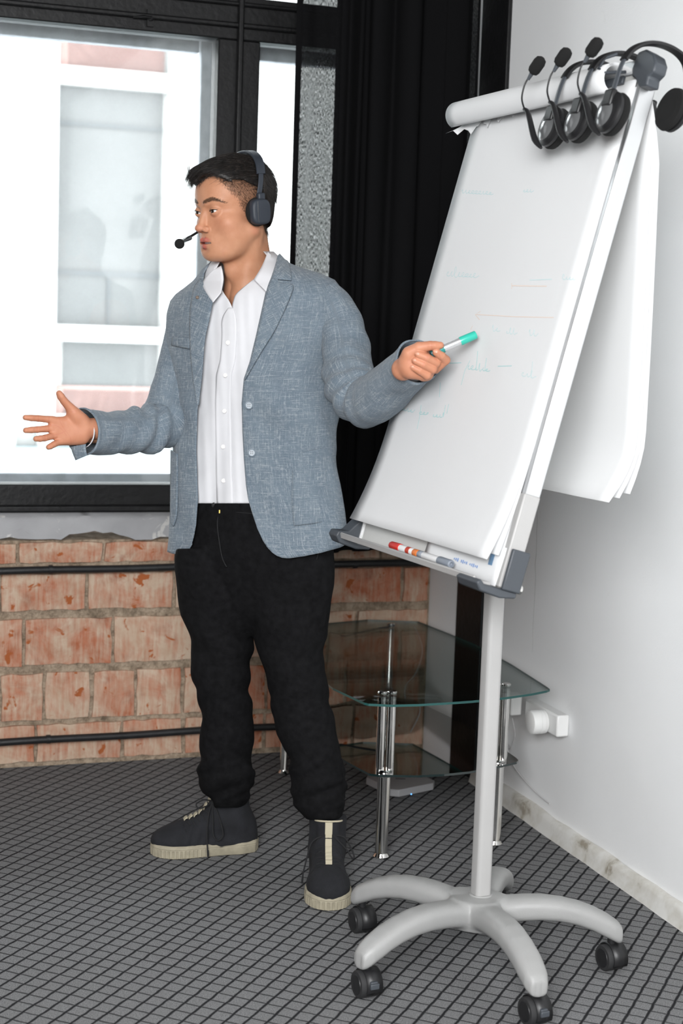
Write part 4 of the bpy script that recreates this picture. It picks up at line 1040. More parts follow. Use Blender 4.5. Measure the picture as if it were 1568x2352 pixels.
# cropped sides, nape and eyebrows
T = body_T[0]; cand = np.where((T[:, 0] > .25) & (Ph[:, 2] < .10))[0]; pick = rng.choice(cand, 15000); Rr = Ph[pick]+rng.normal(0, .0006, (len(pick), 3)); isb = (Rr[:, 1] > .055) & (np.abs(Rr[:, 0]) < .062) & (Rr[:, 2] < .040)
Ng = grad(head_field, Rr); eyez = isb & (Rr[:, 2] < .013); keep = ~eyez; Rr, Ng, isb = Rr[keep], Ng[keep], isb[keep]
sg = np.sign(Rr[:, 0:1]); d = np.where(isb[:, None], np.concatenate([sg*1.0, -.25+0*sg, .10+0*sg], 1), np.array([0, -.45, -1.0]))+rng.normal(0, .2, (len(Rr), 3))
back_ = np.clip((-Rr[:, 1]-.03)/.05, 0, 1); ln = np.where(isb, rng.uniform(.004, .0065, len(Rr)), rng.uniform(.004, .007, len(Rr))+.008*back_*np.clip(Rr[:, 2]*12+.8, .2, 1))
S4 = strands(Rr, Ng, d, ln, .00026, np.where(isb, .0012, .0025+.004*back_), .0006, 3, .0005)
strand_obj('cropped_hair', [S4], M['hair_short'], ho)

# ---------------------------------------------------------------- cloth materials
def tweed():
    m = mat('grey_blue_tweed', rough=.9, spec=.15, sheen=.15); N = NT(m); c = N.tex('UV')
    def mp(sx, sy, loc=0):
        q = N.n.new('ShaderNodeMapping'); q.inputs['Scale'].default_value = (sx, sy, 1); q.inputs['Location'].default_value = (loc, loc*.7, 0); N.l.new(c, q.inputs[0]); return q.outputs[0]
    fine = N.noise(mp(1900, 1900), 1, 2, .7); cloud = N.noise(mp(14, 14), 1, 3)
    v1 = N.noise(mp(1000, 26), 1, 2, .6); h1 = N.noise(mp(26, 1000, 3), 1, 2, .6); v2 = N.noise(mp(420, 12, 5), 1, 1, .5); h2 = N.noise(mp(12, 420, 9), 1, 1, .5)
    base = N.ramp(fine, [(.30, srgb(70, 82, 94)), (.52, srgb(94, 108, 121)), (.74, srgb(154, 165, 172))])
    base = N.mix(N.ramp(cloud, [(.35, 0.0), (.7, .30)]), base, srgb(128, 141, 150))
    sl = N.math('MAXIMUM', N.ramp(v1, [(.55, 0.0), (.66, .75)]), N.ramp(h1, [(.55, 0.0), (.66, .75)]))
    s2 = N.math('MAXIMUM', N.ramp(v2, [(.60, 0.0), (.68, .55)]), N.ramp(h2, [(.60, 0.0), (.68, .55)]))
    brk = N.ramp(N.noise(mp(120, 120, 2), 1, 3, .7), [(.38, .15), (.6, 1.0)]); sl = N.math('MULTIPLY', N.math('MULTIPLY', N.math('MAXIMUM', sl, s2), brk), N.ramp(fine, [(.25, .45), (.6, 1.0)]))
    N.color(N.mix(sl, base, srgb(192, 198, 201))); N.bump(N.math('ADD', N.math('MULTIPLY', fine, .5), sl), .0012, .55); return m
M['tweed'] = tweed()
M['shirt'] = mat('white_cotton', (.66, .66, .68), .8, spec=.2, bump=.004, bscale=9)
M['denim'] = mat('black_denim', (.0060, .0060, .0066), .92, spec=.12, noise=.35, nscale=60, bump=.0012, bscale=70)
M['seam'] = mat('black_seam', (.011, .011, .012), .9)
M['button'] = mat('grey_blue_button', srgb(112, 124, 134), .3, spec=.5)
M['pearl'] = mat('shirt_button', (.7, .68, .66), .25)

# ---------------------------------------------------------------- torso sections (his chest turns 28 degrees to the window side)
PSI = math.radians(28); cP, sP = math.cos(PSI), math.sin(PSI)
TOR = np.array([
 (560, 512, 622, .056, 3.850), (580, 503, 628, .060, 3.850), (596, 494, 643, .066, 3.850), (606, 482, 660, .074, 3.848), (618, 466, 690, .086, 3.845), (632, 458, 738, .098, 3.842), (646, 447, 768, .106, 3.840), (662, 428, 781, .113, 3.836), (676, 408, 784, .117, 3.835), (692, 395, 786, .120, 3.834),
 (720, 387, 785, .124, 3.832), (760, 384, 779, .127, 3.830), (850, 391, 766, .126, 3.830), (900, 398, 770, .122, 3.832), (960, 398, 773, .118, 3.834), (1010, 397, 768, .116, 3.836), (1050, 397, 767, .118, 3.838), (1100, 393, 775, .122, 3.840),
 (1177, 388, 788, .130, 3.842), (1225, 385, 794, .134, 3.842), (1255, 384, 792, .135, 3.842), (1290, 384, 790, .135, 3.842)])
def trow(py): return [float(np.interp(py, TOR[:, 0], TOR[:, k])) for k in (1, 2, 3, 4)]
def _WD(py, off):
    xl, xr, D, Yc = trow(py); s = Yc/FPX; hw = (xr-xl)/2*s+off; D = D+off
    return (xl+xr)/2, s, hw, D, Yc, math.sqrt(max(hw*hw-(D*sP)**2, 1e-6))/cP
def tor_pt(py, t, off=0.0):
    xm, s, hw, D, Yc, Wd = _WD(py, off); dx = Wd*math.cos(t)*cP-D*math.sin(t)*sP; dY = -Wd*math.cos(t)*sP-D*math.sin(t)*cP
    return at(xm+dx/s, py, Yc+dY)
def tor_th(py, x, off=0.0):
    xm, s, hw, D, Yc, Wd = _WD(py, off); e = math.atan2(D*sP, Wd*cP); return math.acos(min(1, max(-1, (x-xm)*s/hw)))-e
def front(px, py, off=0.0):
    return tor_pt(py, tor_th(py, px, off), off)
AED = [(590, 494), (606, 482), (625, 470), (650, 467), (665, 474), (690, 489), (731, 481), (784, 470), (863, 464), (942, 454), (1036, 451), (1146, 454), (1209, 448), (1250, 440), (1267, 428), (1290, 412)]
BED = [(590, 640), (600, 638), (620, 631), (637, 622), (671, 611), (769, 589), (832, 574), (869, 561), (926, 556), (989, 558), (1052, 561), (1115, 566), (1146, 571), (1177, 580), (1215, 593), (1256, 611), (1281, 643), (1290, 665)]
HEM = [(350, 1262), (386, 1268), (400, 1272), (414, 1272), (426, 1268), (434, 1261), (440, 1250), (445, 1234), (450, 1205)]
HEMR = [(585, 1200), (597, 1225), (604, 1241), (612, 1255), (622, 1267), (634, 1276), (648, 1281), (665, 1282), (700, 1277), (737, 1269), (792, 1250), (830, 1250)]
jk = empty('jacket', (0, 0, 0), parent=man)
def jfold(t, py):
    f = 0.0; lowf = min(1, max(0, (py-900)/300)); 
    f += .0045*math.sin(2.6*t+py*.006+.5)*lowf+.0028*math.sin(6.3*t-py*.011+1.0)*(.35+lowf)+.0016*math.sin(11*t+py*.03)
    # pull folds from the button towards the side and from the armhole
    f += .0035*math.sin((py-880)*.055+t*5)*math.exp(-((py-960)/90)**2)
    f += .003*math.sin(py*.05+t*9)*math.exp(-((py-800)/90)**2)*(math.cos(t) > .5)
    return f
NU, NV = 150, 96; P = np.zeros((NV+1, NU+1, 3)); UV = np.zeros((NV+1, NU+1, 2))
for i in range(NU+1):
    u = i/NU; ue = u+.035*math.sin(2*PI*u)*-1; 
    def nat(y):
        tb, ta = tor_th(y, interp(y, BED)), tor_th(y, interp(y, AED))-2*PI; return tb+(ta-tb)*ue
    t0 = nat(1262); xm, s_, hw, D, Yc, Wd = _WD(1262, 0); x0 = xm+(Wd*math.cos(t0)*cP-D*math.sin(t0)*sP)/s_
    tR, tL = -math.atan2(D*sP, Wd*cP), PI-math.atan2(D*sP, Wd*cP)-2*PI
    yb = 1252.0; xb = None
    if t0 > tR: xb = 597+(x0-623)*(792-597)/(792-623); yb = interp(xb, HEMR)
    elif t0 < tL: xb = 450-(431-x0)*(450-384)/(431-384); yb = interp(xb, HEM)
    else: g = (tR-t0)/(tR-tL); yb = 1250+(1262-1250)*g
    tc = (tor_th(yb, xb)-(2*PI if t0 < tL else 0)-nat(yb)) if xb is not None else 0.0
    for j in range(NV+1):
        f = j/NV; py = 603+(yb-603)*(f**.92); t = nat(py)+tc*f**6
        edge = min(1, min(u, 1-u)*14); P[j, i] = tor_pt(py, t, jfold(t, py)*edge); UV[j, i] = (ue*1.15, py*.00107)
mb = MB(); mb.grid([[P[j, i]-MO for i in range(NU+1)] for j in range(NV+1)])
jb = mb.build('jacket_body', M['tweed'], jk, smooth=180, uv=UV.reshape(-1, 2), solid=.0035, off=1)
# sleeves
def sleeve(st, seed, fold):
    S_ = spline([(x, y, r, Y) for x, y, r, Y in st], 76); n = 44; pts = [at(a[0], a[1], a[3]) for a in S_]; R = []; UVs = []; N_ = None; dist = 0
    for i in range(len(S_)):
        t = pts[min(i+1, len(pts)-1)]-pts[max(i-1, 0)]; t /= np.linalg.norm(t)
        if N_ is None: N_ = np.array([0, -1.0, 0])
        N_ = N_-t*(N_@t); N_ /= np.linalg.norm(N_); B = np.cross(t, N_); r = S_[i][2]*S_[i][3]/FPX; f = i/(len(S_)-1); row = []
        if i: dist += np.linalg.norm(pts[i]-pts[i-1])
        for k in range(n):
            a = 2*PI*k/n; w = fold(f, a); row.append(pts[i]+(N_*math.cos(a)*.96+B*math.sin(a))*(r+w)); UVs.append((a*.055+seed, dist))
        R.append(row)
    mb = MB(); mb.rings([[p-MO for p in r] for r in R], cap=(False, False)); o = mb.build('sleeve', M['tweed'], jk, smooth=180, uv=UVs, solid=.003, off=1); return pts, R
def foldL(f, a):
    w = .0014*math.sin(a*3+f*22)+.0010*math.sin(a*5-f*31+1)
    w += .0055*math.sin(f*88+1.7*math.sin(a+.6)+2.2*a)*math.exp(-((f-.50)/.13)**2)*(.6+.4*math.cos(a-1.2))
    w += .0022*math.sin(f*60+2*a)*math.exp(-((f-.28)/.10)**2)
    return w+.002*math.exp(-((f-.985)/.012)**2)
LS = [(742, 672, 33, 3.745), (764, 705, 44, 3.735), (783, 752, 51, 3.72), (793, 802, 52, 3.69), (800, 852, 56, 3.655), (816, 900, 60, 3.60), (842, 922, 57, 3.555), (875, 905, 57, 3.49), (913, 870, 52, 3.42), (940, 847, 50, 3.365), (958, 831, 50.5, 3.325)]
lpts, lR = sleeve(LS, 0, foldL)
def foldR(f, a):
    w = .0014*math.sin(a*3-f*20)+.001*math.sin(a*4+f*33+1)
    w += .0060*math.sin(f*64+1.5*math.sin(a)+1.8*a)*math.exp(-((f-.58)/.16)**2)
    return w+.002*math.exp(-((f-.985)/.012)**2)
RS = [(436, 708, 28, 3.915), (425, 742, 37, 3.915), (419, 800, 43, 3.905), (407, 865, 50, 3.895), (394, 922, 52, 3.885), (380, 966, 54, 3.865), (340, 985, 52, 3.83), (300, 991, 49, 3.79), (255, 994, 47, 3.75), (218, 993.5, 49, 3.71), (190, 992, 52, 3.68)]
rpts, rR = sleeve(RS, 3, foldR)
# flared lower corner of the cuff on his right arm
def patch(name, A, B, off, m, parent, nA=24, nB=8, solid=.002, uvrot=0.0, pt=front, offB=None, sm=180):
    A2, B2 = spline(A, nA), spline(B, nA); G = []; uv = []
    for i in range(nA):
        row = []
        for j in range(nB):
            f = j/(nB-1); x, y = A2[i]*(1-f)+B2[i]*f; o = (off if offB is None else off+(offB-off)*f) if not callable(off) else off(i/(nA-1), f)
            row.append(pt(x, y, o)-MO); c, s_ = math.cos(uvrot), math.sin(uvrot); uv.append(((x*c-y*s_)*.00107, (x*s_+y*c)*.00107))
        G.append(row)
    mb = MB(); mb.grid(G); return mb.build(name, m, parent, smooth=sm, uv=uv, solid=solid, off=0)
cuffpt = lambda x, y, o: at(x, y, 3.665+o)
patch('cuff_flap', [(197, 1020), (197, 1032), (200, 1046)], [(163, 1026), (167, 1040), (174, 1057)], lambda a, f: -.02+.02*f, M['tweed'], jk, 10, 6, pt=cuffpt)
# lapels, collar, pockets
patch('lapel', [(622, 640), (611, 672), (590, 768), (575, 832), (561, 871)], [(655, 655), (673, 661), (637, 747), (599, 810), (562, 873)], lambda a, f: .006+.004*math.sin(f*PI*.5)+.002*math.sin(a*3), M['tweed'], jk, 40, 9, .003, .5)
patch('jacket_collar', [(637, 588), (631, 612), (622, 640)], [(641, 583), (664, 606), (669, 644)], lambda a, f: .008+.003*f, M['tweed'], jk, 16, 7, .003, .9)
patch('jacket_collar', [(636, 640), (640, 646), (646, 655)], [(622, 640), (626, 650), (640, 658)], lambda a, f: .009, M['tweed'], jk, 6, 5, .003, .9)
patch('lapel', [(489, 690), (481, 731), (470, 784), (464, 863), (456, 930)], [(444, 664), (437, 706), (435.5, 769), (441, 850), (453, 931)], lambda a, f: .005+.005*math.sin(f*PI*.5), M['tweed'], jk, 40, 9, .003, -.4)
patch('jacket_collar', [(468, 650), (476, 668), (489, 691)], [(460, 640), (449, 655), (444, 666)], lambda a, f: .007+.003*f, M['tweed'], jk, 12, 6, .003, -.4)
patch('chest_pocket', [(397, 772), (436, 777)], [(394, 793), (435, 801)], .008, M['tweed'], jk, 12, 5, .003)
patch('hip_pocket', [(393, 1034), (392, 1100), (391, 1170), (392, 1200)], [(408, 1043), (408, 1110), (406, 1180), (398, 1209)], .008, M['tweed'], jk, 20, 6, .003)
patch('hip_pocket', [(671, 1044), (670, 1100), (670, 1160), (674, 1208)], [(762, 1024), (770, 1090), (778, 1150), (784, 1194)], .0045, M['tweed'], jk, 24, 12, .002)
def on_body(mb, x, y, off, r, h_):
    c = front(x, y, off)-MO; nn = front(x, y, off+.01)-front(x, y, off); nn /= np.linalg.norm(nn); mb.lathe([(r*.9, 0), (r, h_*.4), (r*.97, h_*.9), (r*.82, h_), (r*.74, h_*.72), (.0002, h_*.70)], c, nn, 24); return c, nn
for x, y in ((571.5, 931), (578, 1040)):
    mb = MB(); c, nn = on_body(mb, x, y, .0065, .0098, .0032); b = mb.build('button', M['button'], jk, smooth=40)
    t1 = np.cross(nn, [0, 0, 1.0]); t1 /= np.linalg.norm(t1); t2 = np.cross(nn, t1)
    mb = MB()
    for sa, sb in ((1, 1), (1, -1), (-1, 1), (-1, -1)): mb.lathe([(.0011, .0022), (.0011, .0025)], c+t1*.0022*sa+t2*.0022*sb, nn, 8)
    for q in mb.v[:0]: pass
    b2 = MB(); b2.v, b2.f, b2.m = mb.v, mb.f, mb.m; o = b2.build('thread_holes', M['plastic_black'], jk); o['kind'] = 'stuff'
mb = MB(); on_body(mb, 453, 683, .013, .0042, .003); mb.build('lapel_pin', mat('pin_metal', (.10, .07, .05), .5, .3), jk, smooth=40)

# ---------------------------------------------------------------- shirt
sh = empty('shirt', (0, 0, 0), parent=man)
def sfold(x, y):
    return .0016*math.sin(x*.10+y*.010)*min(1, max(.2, (y-700)/200))+.0007*math.sin(x*.27-y*.013+1)+.0022*math.sin((x-500)*.05+(y-800)*.016)+.003*math.sin((y-1060)*.07+x*.05)*math.exp(-((y-1100)/40)**2)
PK = [(699, 531), (731, 541), (769, 542), (825, 539), (863, 530), (926, 528), (1020, 530), (1083, 531), (1160, 534)]
def so(base): return lambda x, y, o: front(x, y, base+sfold(x, y)+o)
ys = np.linspace(655, 1156, 30)
def cur(fn): return [(fn(y), y) for y in ys]
vl = lambda y: interp(y, [(655, 506), (666, 509), (698, 531)]) if y < 699 else interp(y, PK)
vr = lambda y: interp(y, [(643, 583), (655, 562), (664, 549), (698, 532)]) if y < 699 else interp(y, PK)
patch('shirt_front', cur(lambda y: min(interp(y, AED), 480)-16), cur(vl), 0.0, M['shirt'], sh, 90, 22, .0012, pt=so(-.013))
patch('shirt_front', [(583, 641)]+[(vr(y), y) for y in ys[1:]], [(640, 641)]+[(interp(y, BED)+20, y) for y in ys[1:]], 0.0, M['shirt'], sh, 90, 26, .0012, pt=so(-.012))
patch('placket', [(interp(y, PK)-interp(y, [(700, 2), (731, 33), (1160, 36)]), y) for y in ys[3:]], [(interp(y, PK)+1.5, y) for y in ys[3:]], .0028, M['shirt'], sh, 80, 8, .0012, pt=so(-.013))
for x, y in ((523, 787), (517, 862), (515, 944), (512, 1026), (513, 1104)):
    mb = MB(); on_body(mb, x, y, -.009+sfold(x, y)+.0015, .0052, .0016); mb.build('shirt_button', M['pearl'], sh, smooth=40)
neckp = lambda x, y, o: front(x, y, o)
patch('collar', [(615, 578), (601, 612), (583, 642)], [(638, 596), (629, 640), (613, 672)], lambda a, f: .002+.006*math.sin(a*PI*.5), M['shirt'], sh, 20, 8, .0018, pt=neckp)
patch('collar', [(508, 610), (513, 640), (508, 672)], [(488, 622), (465, 652), (489, 695)], lambda a, f: .006*f+.005*a, M['shirt'], sh, 20, 8, .0018, pt=neckp)
# back of the collar
mb = MB(); G = []
for py, o in ((578, .0), (598, .002), (618, -.004), (645, -.014), (675, -.022)):
    G.append([tor_pt(py, t, o)-MO for t in np.linspace(.45, -PI-1.05, 52)])
mb.grid(G); mb.build('collar_back', M['shirt'], sh, smooth=180, solid=.002)
mb = MB(); wr = rpts[-1]+(rpts[-2]-rpts[-1])*.5
mb.tube([wr+(rpts[-3]-rpts[-1])*.6-MO, rpts[-1]+(rpts[-2]-rpts[-1])*.15-MO], [.036, .038], 30, cap=(False, False)); mb.build('shirt_cuff', M['shirt'], sh, smooth=60, solid=.002)
mb = MB(); mb.tube([lpts[-8]-MO, lpts[-2]-MO], [.034, .035], 30, cap=(False, False)); mb.build('shirt_cuff', M['shirt'], sh, smooth=60, solid=.002)

# ---------------------------------------------------------------- trousers
def trouser_loft(mb, rows, D, Yc, psi, wr, top=None):
    ys = np.arange(rows[0][0], rows[-1][0]+1, 7.0); R = []
    for y in ys:
        xl = np.interp(y, [r[0] for r in rows], [r[1] for r in rows]); xr = np.interp(y, [r[0] for r in rows], [r[2] for r in rows])
        d = interp(y, D); yc = interp(y, Yc); s = yc/FPX; hw = (xr-xl)/2*s; cp, sp_ = math.cos(psi), math.sin(psi); d = min(d, hw*1.25)
        Wd = math.sqrt(max(hw*hw-(d*sp_)**2, 1e-6))/cp; ring = []
        for k in range(40):
            t = 2*PI*k/40; o = wr(y, t); w2, d2 = Wd+o, d+o; dx = w2*math.cos(t)*cp-d2*math.sin(t)*sp_; dY = -w2*math.cos(t)*sp_-d2*math.sin(t)*cp; ring.append(at((xl+xr)/2+dx/s, y, yc+dY)-MO)
        R.append(ring)
    mb.rings(R)
def wrk(y, t):
    g = lambda c, w: math.exp(-((y-c)/w)**2)
    return -.002+.0045*math.sin((y+34*math.sin(t+.7))*.11)*g(1600, 50)*.7+.0055*math.sin((y+30*math.sin(t+.3)+14*math.sin(2*t+1))*.125)*g(1795, 60)+.003*math.sin((y-26*math.sin(t*1.0-.8))*.21+1)*g(1815, 45)+.003*math.sin(y*.05+3*t)*g(1450, 120)
mb = MB()
trouser_loft(mb, [(1139, 432, 766), (1180, 412, 766), (1250, 400, 770), (1284, 396, 770), (1321, 399, 772), (1345, 402, 770), (1389, 409, 761), (1440, 424, 750), (1466, 450, 730)], [(1139, .121), (1180, .124), (1280, .122), (1340, .112), (1400, .090), (1440, .060), (1466, .025)], [(1139, 3.840), (1462, 3.855)], PSI, lambda y, t: -.004)
trouser_loft(mb, [(1260, 402, 560), (1300, 398, 575), (1345, 402, 585), (1370, 406, 588), (1413, 414, 586), (1467, 434, 581), (1494, 437, 587), (1518, 438, 577), (1542, 436, 578), (1559, 438, 577), (1583, 446, 572), (1610, 453, 580), (1651, 463, 584), (1692, 455, 586), (1705, 455, 586), (1746, 458, 576), (1773, 451, 588), (1784, 450, 586), (1804, 453, 581), (1828, 474, 576), (1845, 486, 568), (1858, 492, 560)],
    [(1260, .105), (1370, .100), (1500, .084), (1600, .075), (1700, .072), (1790, .072), (1858, .052)], [(1260, 3.865), (1370, 3.868), (1600, 3.875), (1858, 3.935)], math.radians(40), wrk)
trouser_loft(mb, [(1260, 590, 768), (1300, 575, 770), (1345, 562, 770), (1370, 560, 766), (1413, 570, 757), (1440, 575, 752.5), (1462, 580, 754), (1494, 590, 745.6), (1518, 598, 747), (1542, 604, 746), (1576, 614, 758), (1610, 618, 755), (1631, 622, 767), (1685, 632, 775), (1729, 655, 785), (1746, 664, 788), (1797, 662, 798), (1824, 671, 794), (1835, 666, 793), (1848, 669, 795), (1869, 690, 787), (1886, 706, 784)],
    [(1260, .110), (1370, .106), (1500, .088), (1600, .078), (1700, .074), (1800, .074), (1886, .055)], [(1260, 3.815), (1370, 3.82), (1600, 3.80), (1886, 3.765)], math.radians(12), wrk)
tr = mb.build('trousers', M['denim'], man, smooth=180)
q = tr.modifiers.new('r', 'REMESH'); q.mode = 'VOXEL'; q.voxel_size = .0055; q.use_smooth_shade = True
q = tr.modifiers.new('s', 'SMOOTH'); q.factor = .5; q.iterations = 3
def legfront(rowsY, x, y, o, D): return None
def seam(pts, Yf, r=.0009, name='seam', m=None):
    mb = MB(); mb.tube([at(x, y, Yf(x, y))-MO for x, y in spline(pts, 40)], r, 6); return mb.build(name, m or M['seam'], tr, smooth=60)
def ysurf(xl, xr, y, x, D, yc, psi):
    s = yc/FPX; hw = (xr-xl)/2*s; cp, sp_ = math.cos(psi), math.sin(psi); Wd = math.sqrt(max(hw*hw-(D*sp_)**2, 1e-6))/cp
    t = math.acos(max(-1, min(1, (x-(xl+xr)/2)*s/hw)))-math.atan2(D*sp_, Wd*cp); return yc-Wd*math.cos(t)*sp_-D*math.sin(t)*cp
pel = lambda x, y: ysurf(interp(y, [(1139, 432), (1250, 400), (1345, 402), (1462, 432)]), interp(y, [(1139, 766), (1345, 770), (1462, 750)]), y, x, interp(y, [(1139, .121), (1280, .122), (1340, .112)])-.004, 3.842, PSI)-.004
seam([(456, 1170), (500, 1172), (540, 1176), (582, 1180)], pel); seam([(504, 1174), (499, 1202), (503, 1240), (510, 1280), (520, 1302)], pel, .0014)
seam([(727, 1285), (735, 1262), (752, 1262)], pel)
mb = MB(); c = at(504, 1175, pel(504, 1175)-.002)-MO; mb.box(c, (.004, .003, .009)); mb.build('zip_pull', mat('brass', (.75, .52, .15), .3, 1.0), tr, bev=.0008)
mb = MB(); c = at(492, 1160, pel(492, 1160)+.003)-MO; mb.lathe([(.0065, 0), (.0065, .0025), (.004, .003)], c, (-.2, -1, 0), 18); mb.build('waist_button', M['plastic_black'], tr, smooth=40)

# ---------------------------------------------------------------- hands
def hand(name, px0, py0, Y0, chains, fn=None, h=.0013, k=.004, pad=.012):
    """chains: lists of (px, py, dY, r); local metric frame x right, y away, z up"""
    s = Y0/FPX; loc = lambda q: ((q[0]-px0)*s, q[2], -(q[1]-py0)*s)
    allp = np.array([list(loc(q))+[q[3]] for c, _ in chains for q in c]); lo = (allp[:, :3]-allp[:, 3:4]).min(0)-pad; hi = (allp[:, :3]+allp[:, 3:4]).max(0)+pad
    X = gridpts(lo, hi, h); F = None
    for c, kk in chains:
        G = None
        for a, b in zip(c[:-1], c[1:]):
            g = sd_cap(X, loc(a), loc(b), a[3], b[3]); G = g if G is None else smin(G, g, .002)
        F = G if F is None else smin(F, G, kk)
    P, Q = nets(F, lo, h)
    W_ = np.array([at(px0+p[0]/s, py0-p[2]/s, Y0+p[1]) for p in P]); return P, W_, Q, s
H1 = [([(215, 985, .022, .026), (192, 985, .008, .024)], .01), ([(190, 972, .004, .017), (150, 970, -.012, .0145), (120, 967, -.028, .0105)], .010), ([(190, 984, .004, .019), (150, 984, -.010, .0165), (118, 985, -.030, .0105)], .010),
      ([(188, 996, .004, .018), (155, 998, -.010, .0155), (125, 1000, -.030, .0100)], .010), ([(186, 1005, .004, .018), (160, 1008, -.008, .0150), (137, 1014, -.026, .0095)], .010),
      ([(184, 964, -.004, .018), (168, 950, -.014, .0150)], .010), ([(176, 957, -.010, .0165), (161, 937, -.020, .0112), (147, 921, -.028, .0090), (140, 911, -.032, .0088), (136, 904, -.034, .0074)], .007),
      ([(121, 964, -.028, .0090), (88, 961, -.050, .0076), (72, 960, -.060, .0072), (58, 959, -.067, .0062)], .003), ([(118, 984, -.030, .0088), (86, 986.5, -.052, .0077), (72, 987.5, -.061, .0073), (59, 988.5, -.068, .0064)], .003),
      ([(125, 1000, -.030, .0085), (103, 1006, -.052, .0077), (92, 1007.5, -.061, .0074), (82.5, 1008, -.067, .0065)], .003), ([(137, 1014, -.026, .0082), (123, 1021, -.043, .0072), (116, 1025, -.050, .0068), (111.5, 1027, -.054, .0062)], .003)]
P, Wd_, Q, s_ = hand('right', 120, 980, 3.665, H1)
def hand_tone(P, px0, py0, s, creases):
    px = px0+P[:, 0]/s; py = py0-P[:, 2]/s; T = np.zeros((len(P), 3)); T[:, 2] = .45
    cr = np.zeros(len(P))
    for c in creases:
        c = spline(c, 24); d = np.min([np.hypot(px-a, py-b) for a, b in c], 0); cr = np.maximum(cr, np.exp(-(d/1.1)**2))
    T[:, 1] = cr*.35; return T  # crease shade painted as a redder, darker skin colour, no relief
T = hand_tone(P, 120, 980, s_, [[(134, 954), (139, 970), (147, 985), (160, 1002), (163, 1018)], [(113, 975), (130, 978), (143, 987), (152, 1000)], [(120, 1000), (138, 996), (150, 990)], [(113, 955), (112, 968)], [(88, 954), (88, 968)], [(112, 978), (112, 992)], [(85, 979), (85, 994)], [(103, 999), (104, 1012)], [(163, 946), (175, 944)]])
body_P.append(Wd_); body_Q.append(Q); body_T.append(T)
H2 = [([(925, 848, .035, .024), (940, 838, .020, .024)], .01), ([(940, 822, .010, .019), (968, 812, .006, .016)], .01), ([(942, 838, .014, .022), (985, 838, .020, .018)], .01), ([(944, 850, .014, .018), (978, 858, .016, .016)], .01),
      ([(940, 812, .002, .0155), (962, 799, -.004, .0125), (988, 794, -.010, .0098), (999, 794, -.012, .0094), (1011, 793, -.012, .0074)], .006),
      ([(1000, 848, .026, .0095), (1023, 827, .010, .0098), (1013, 817, -.004, .0090), (1002, 809.5, -.012, .0082)], .0025),
      ([(990, 850, .022, .010), (1001, 833, .002, .0098), (980, 822, -.012, .0092), (961, 814.5, -.013, .0080)], .0022),
      ([(984, 856, .020, .0098), (993, 848, .002, .0096), (972, 837, -.011, .0090), (954, 829, -.011, .0078)], .0022),
      ([(972, 866, .016, .0092), (980, 862, .002, .0088), (964, 852, -.007, .0083), (949, 844, -.006, .0072)], .0022)]
P, Wd_, Q, s_ = hand('left', 980, 830, 3.262, H2)
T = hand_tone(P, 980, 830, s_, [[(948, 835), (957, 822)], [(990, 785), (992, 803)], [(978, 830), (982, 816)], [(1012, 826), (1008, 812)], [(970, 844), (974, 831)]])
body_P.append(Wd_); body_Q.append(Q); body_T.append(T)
M['nail'] = mat('fingernail', srgb(204, 148, 124), .35)
def nail(px, py, Y, ang, w=.0048, l=.0062, nrm=(0, -1, .15)):
    c = at(px, py, Y)-MO; n = np.array(nrm, float); n /= np.linalg.norm(n); d = np.array([math.cos(ang), 0, math.sin(ang)]); d -= n*(d@n); d /= np.linalg.norm(d); b = np.cross(n, d)
    G = [[c+d*l*math.cos(a)*r+b*w*math.sin(a)*r+n*(.0016*(1-r*r)) for a in np.linspace(0, 2*PI, 17)] for r in (0.01, .35, .7, 1)]
    mb = MB(); mb.grid(G); mb.build('fingernail', M['nail'], man, smooth=180)
nail(1000, 806.5, 3.262-.0198, math.radians(150), .0040, .0052, (-.25, -.9, .45)); nail(1007, 789.5, 3.262-.0140, math.radians(8), .0034, .0062, (.1, -.55, .85)); nail(958, 811.5, 3.262-.0195, math.radians(160), .0038, .0048, (-.3, -.85, .45)); nail(951, 826.5, 3.262-.0172, math.radians(160), .0034, .0044, (-.4, -.85, .35)); nail(946, 841.5, 3.262-.0120, math.radians(160), .0032, .0042, (-.4, -.85, .35))
# hidden arms and chest join head and hands into one body
mb = MB(); mb.tube([p for p in lpts[2:-1:3]]+[at(935, 842, 3.30)], list(np.interp(np.linspace(0, 1, len(lpts[2:-1:3])+1), [0, .5, .9, 1], [.034, .034, .026, .022])), 16)
mb.tube([p for p in rpts[2:-1:3]]+[at(205, 985, 3.685)], list(np.interp(np.linspace(0, 1, len(rpts[2:-1:3])+1), [0, .5, .9, 1], [.030, .034, .026, .022])), 16)
R = [[tor_pt(py, t, -.042) for t in np.linspace(0, 2*PI, 33)[:-1]] for py in (712, 730, 760, 850, 950, 1050, 1150, 1230)]; mb.rings(R)
body_P.append(np.array(mb.v)); body_Q.append(np.array([list(f)+[f[-1]]*(4-len(f)) for f in mb.f if len(f) <= 4])); body_T.append(np.zeros((len(mb.v), 3)))

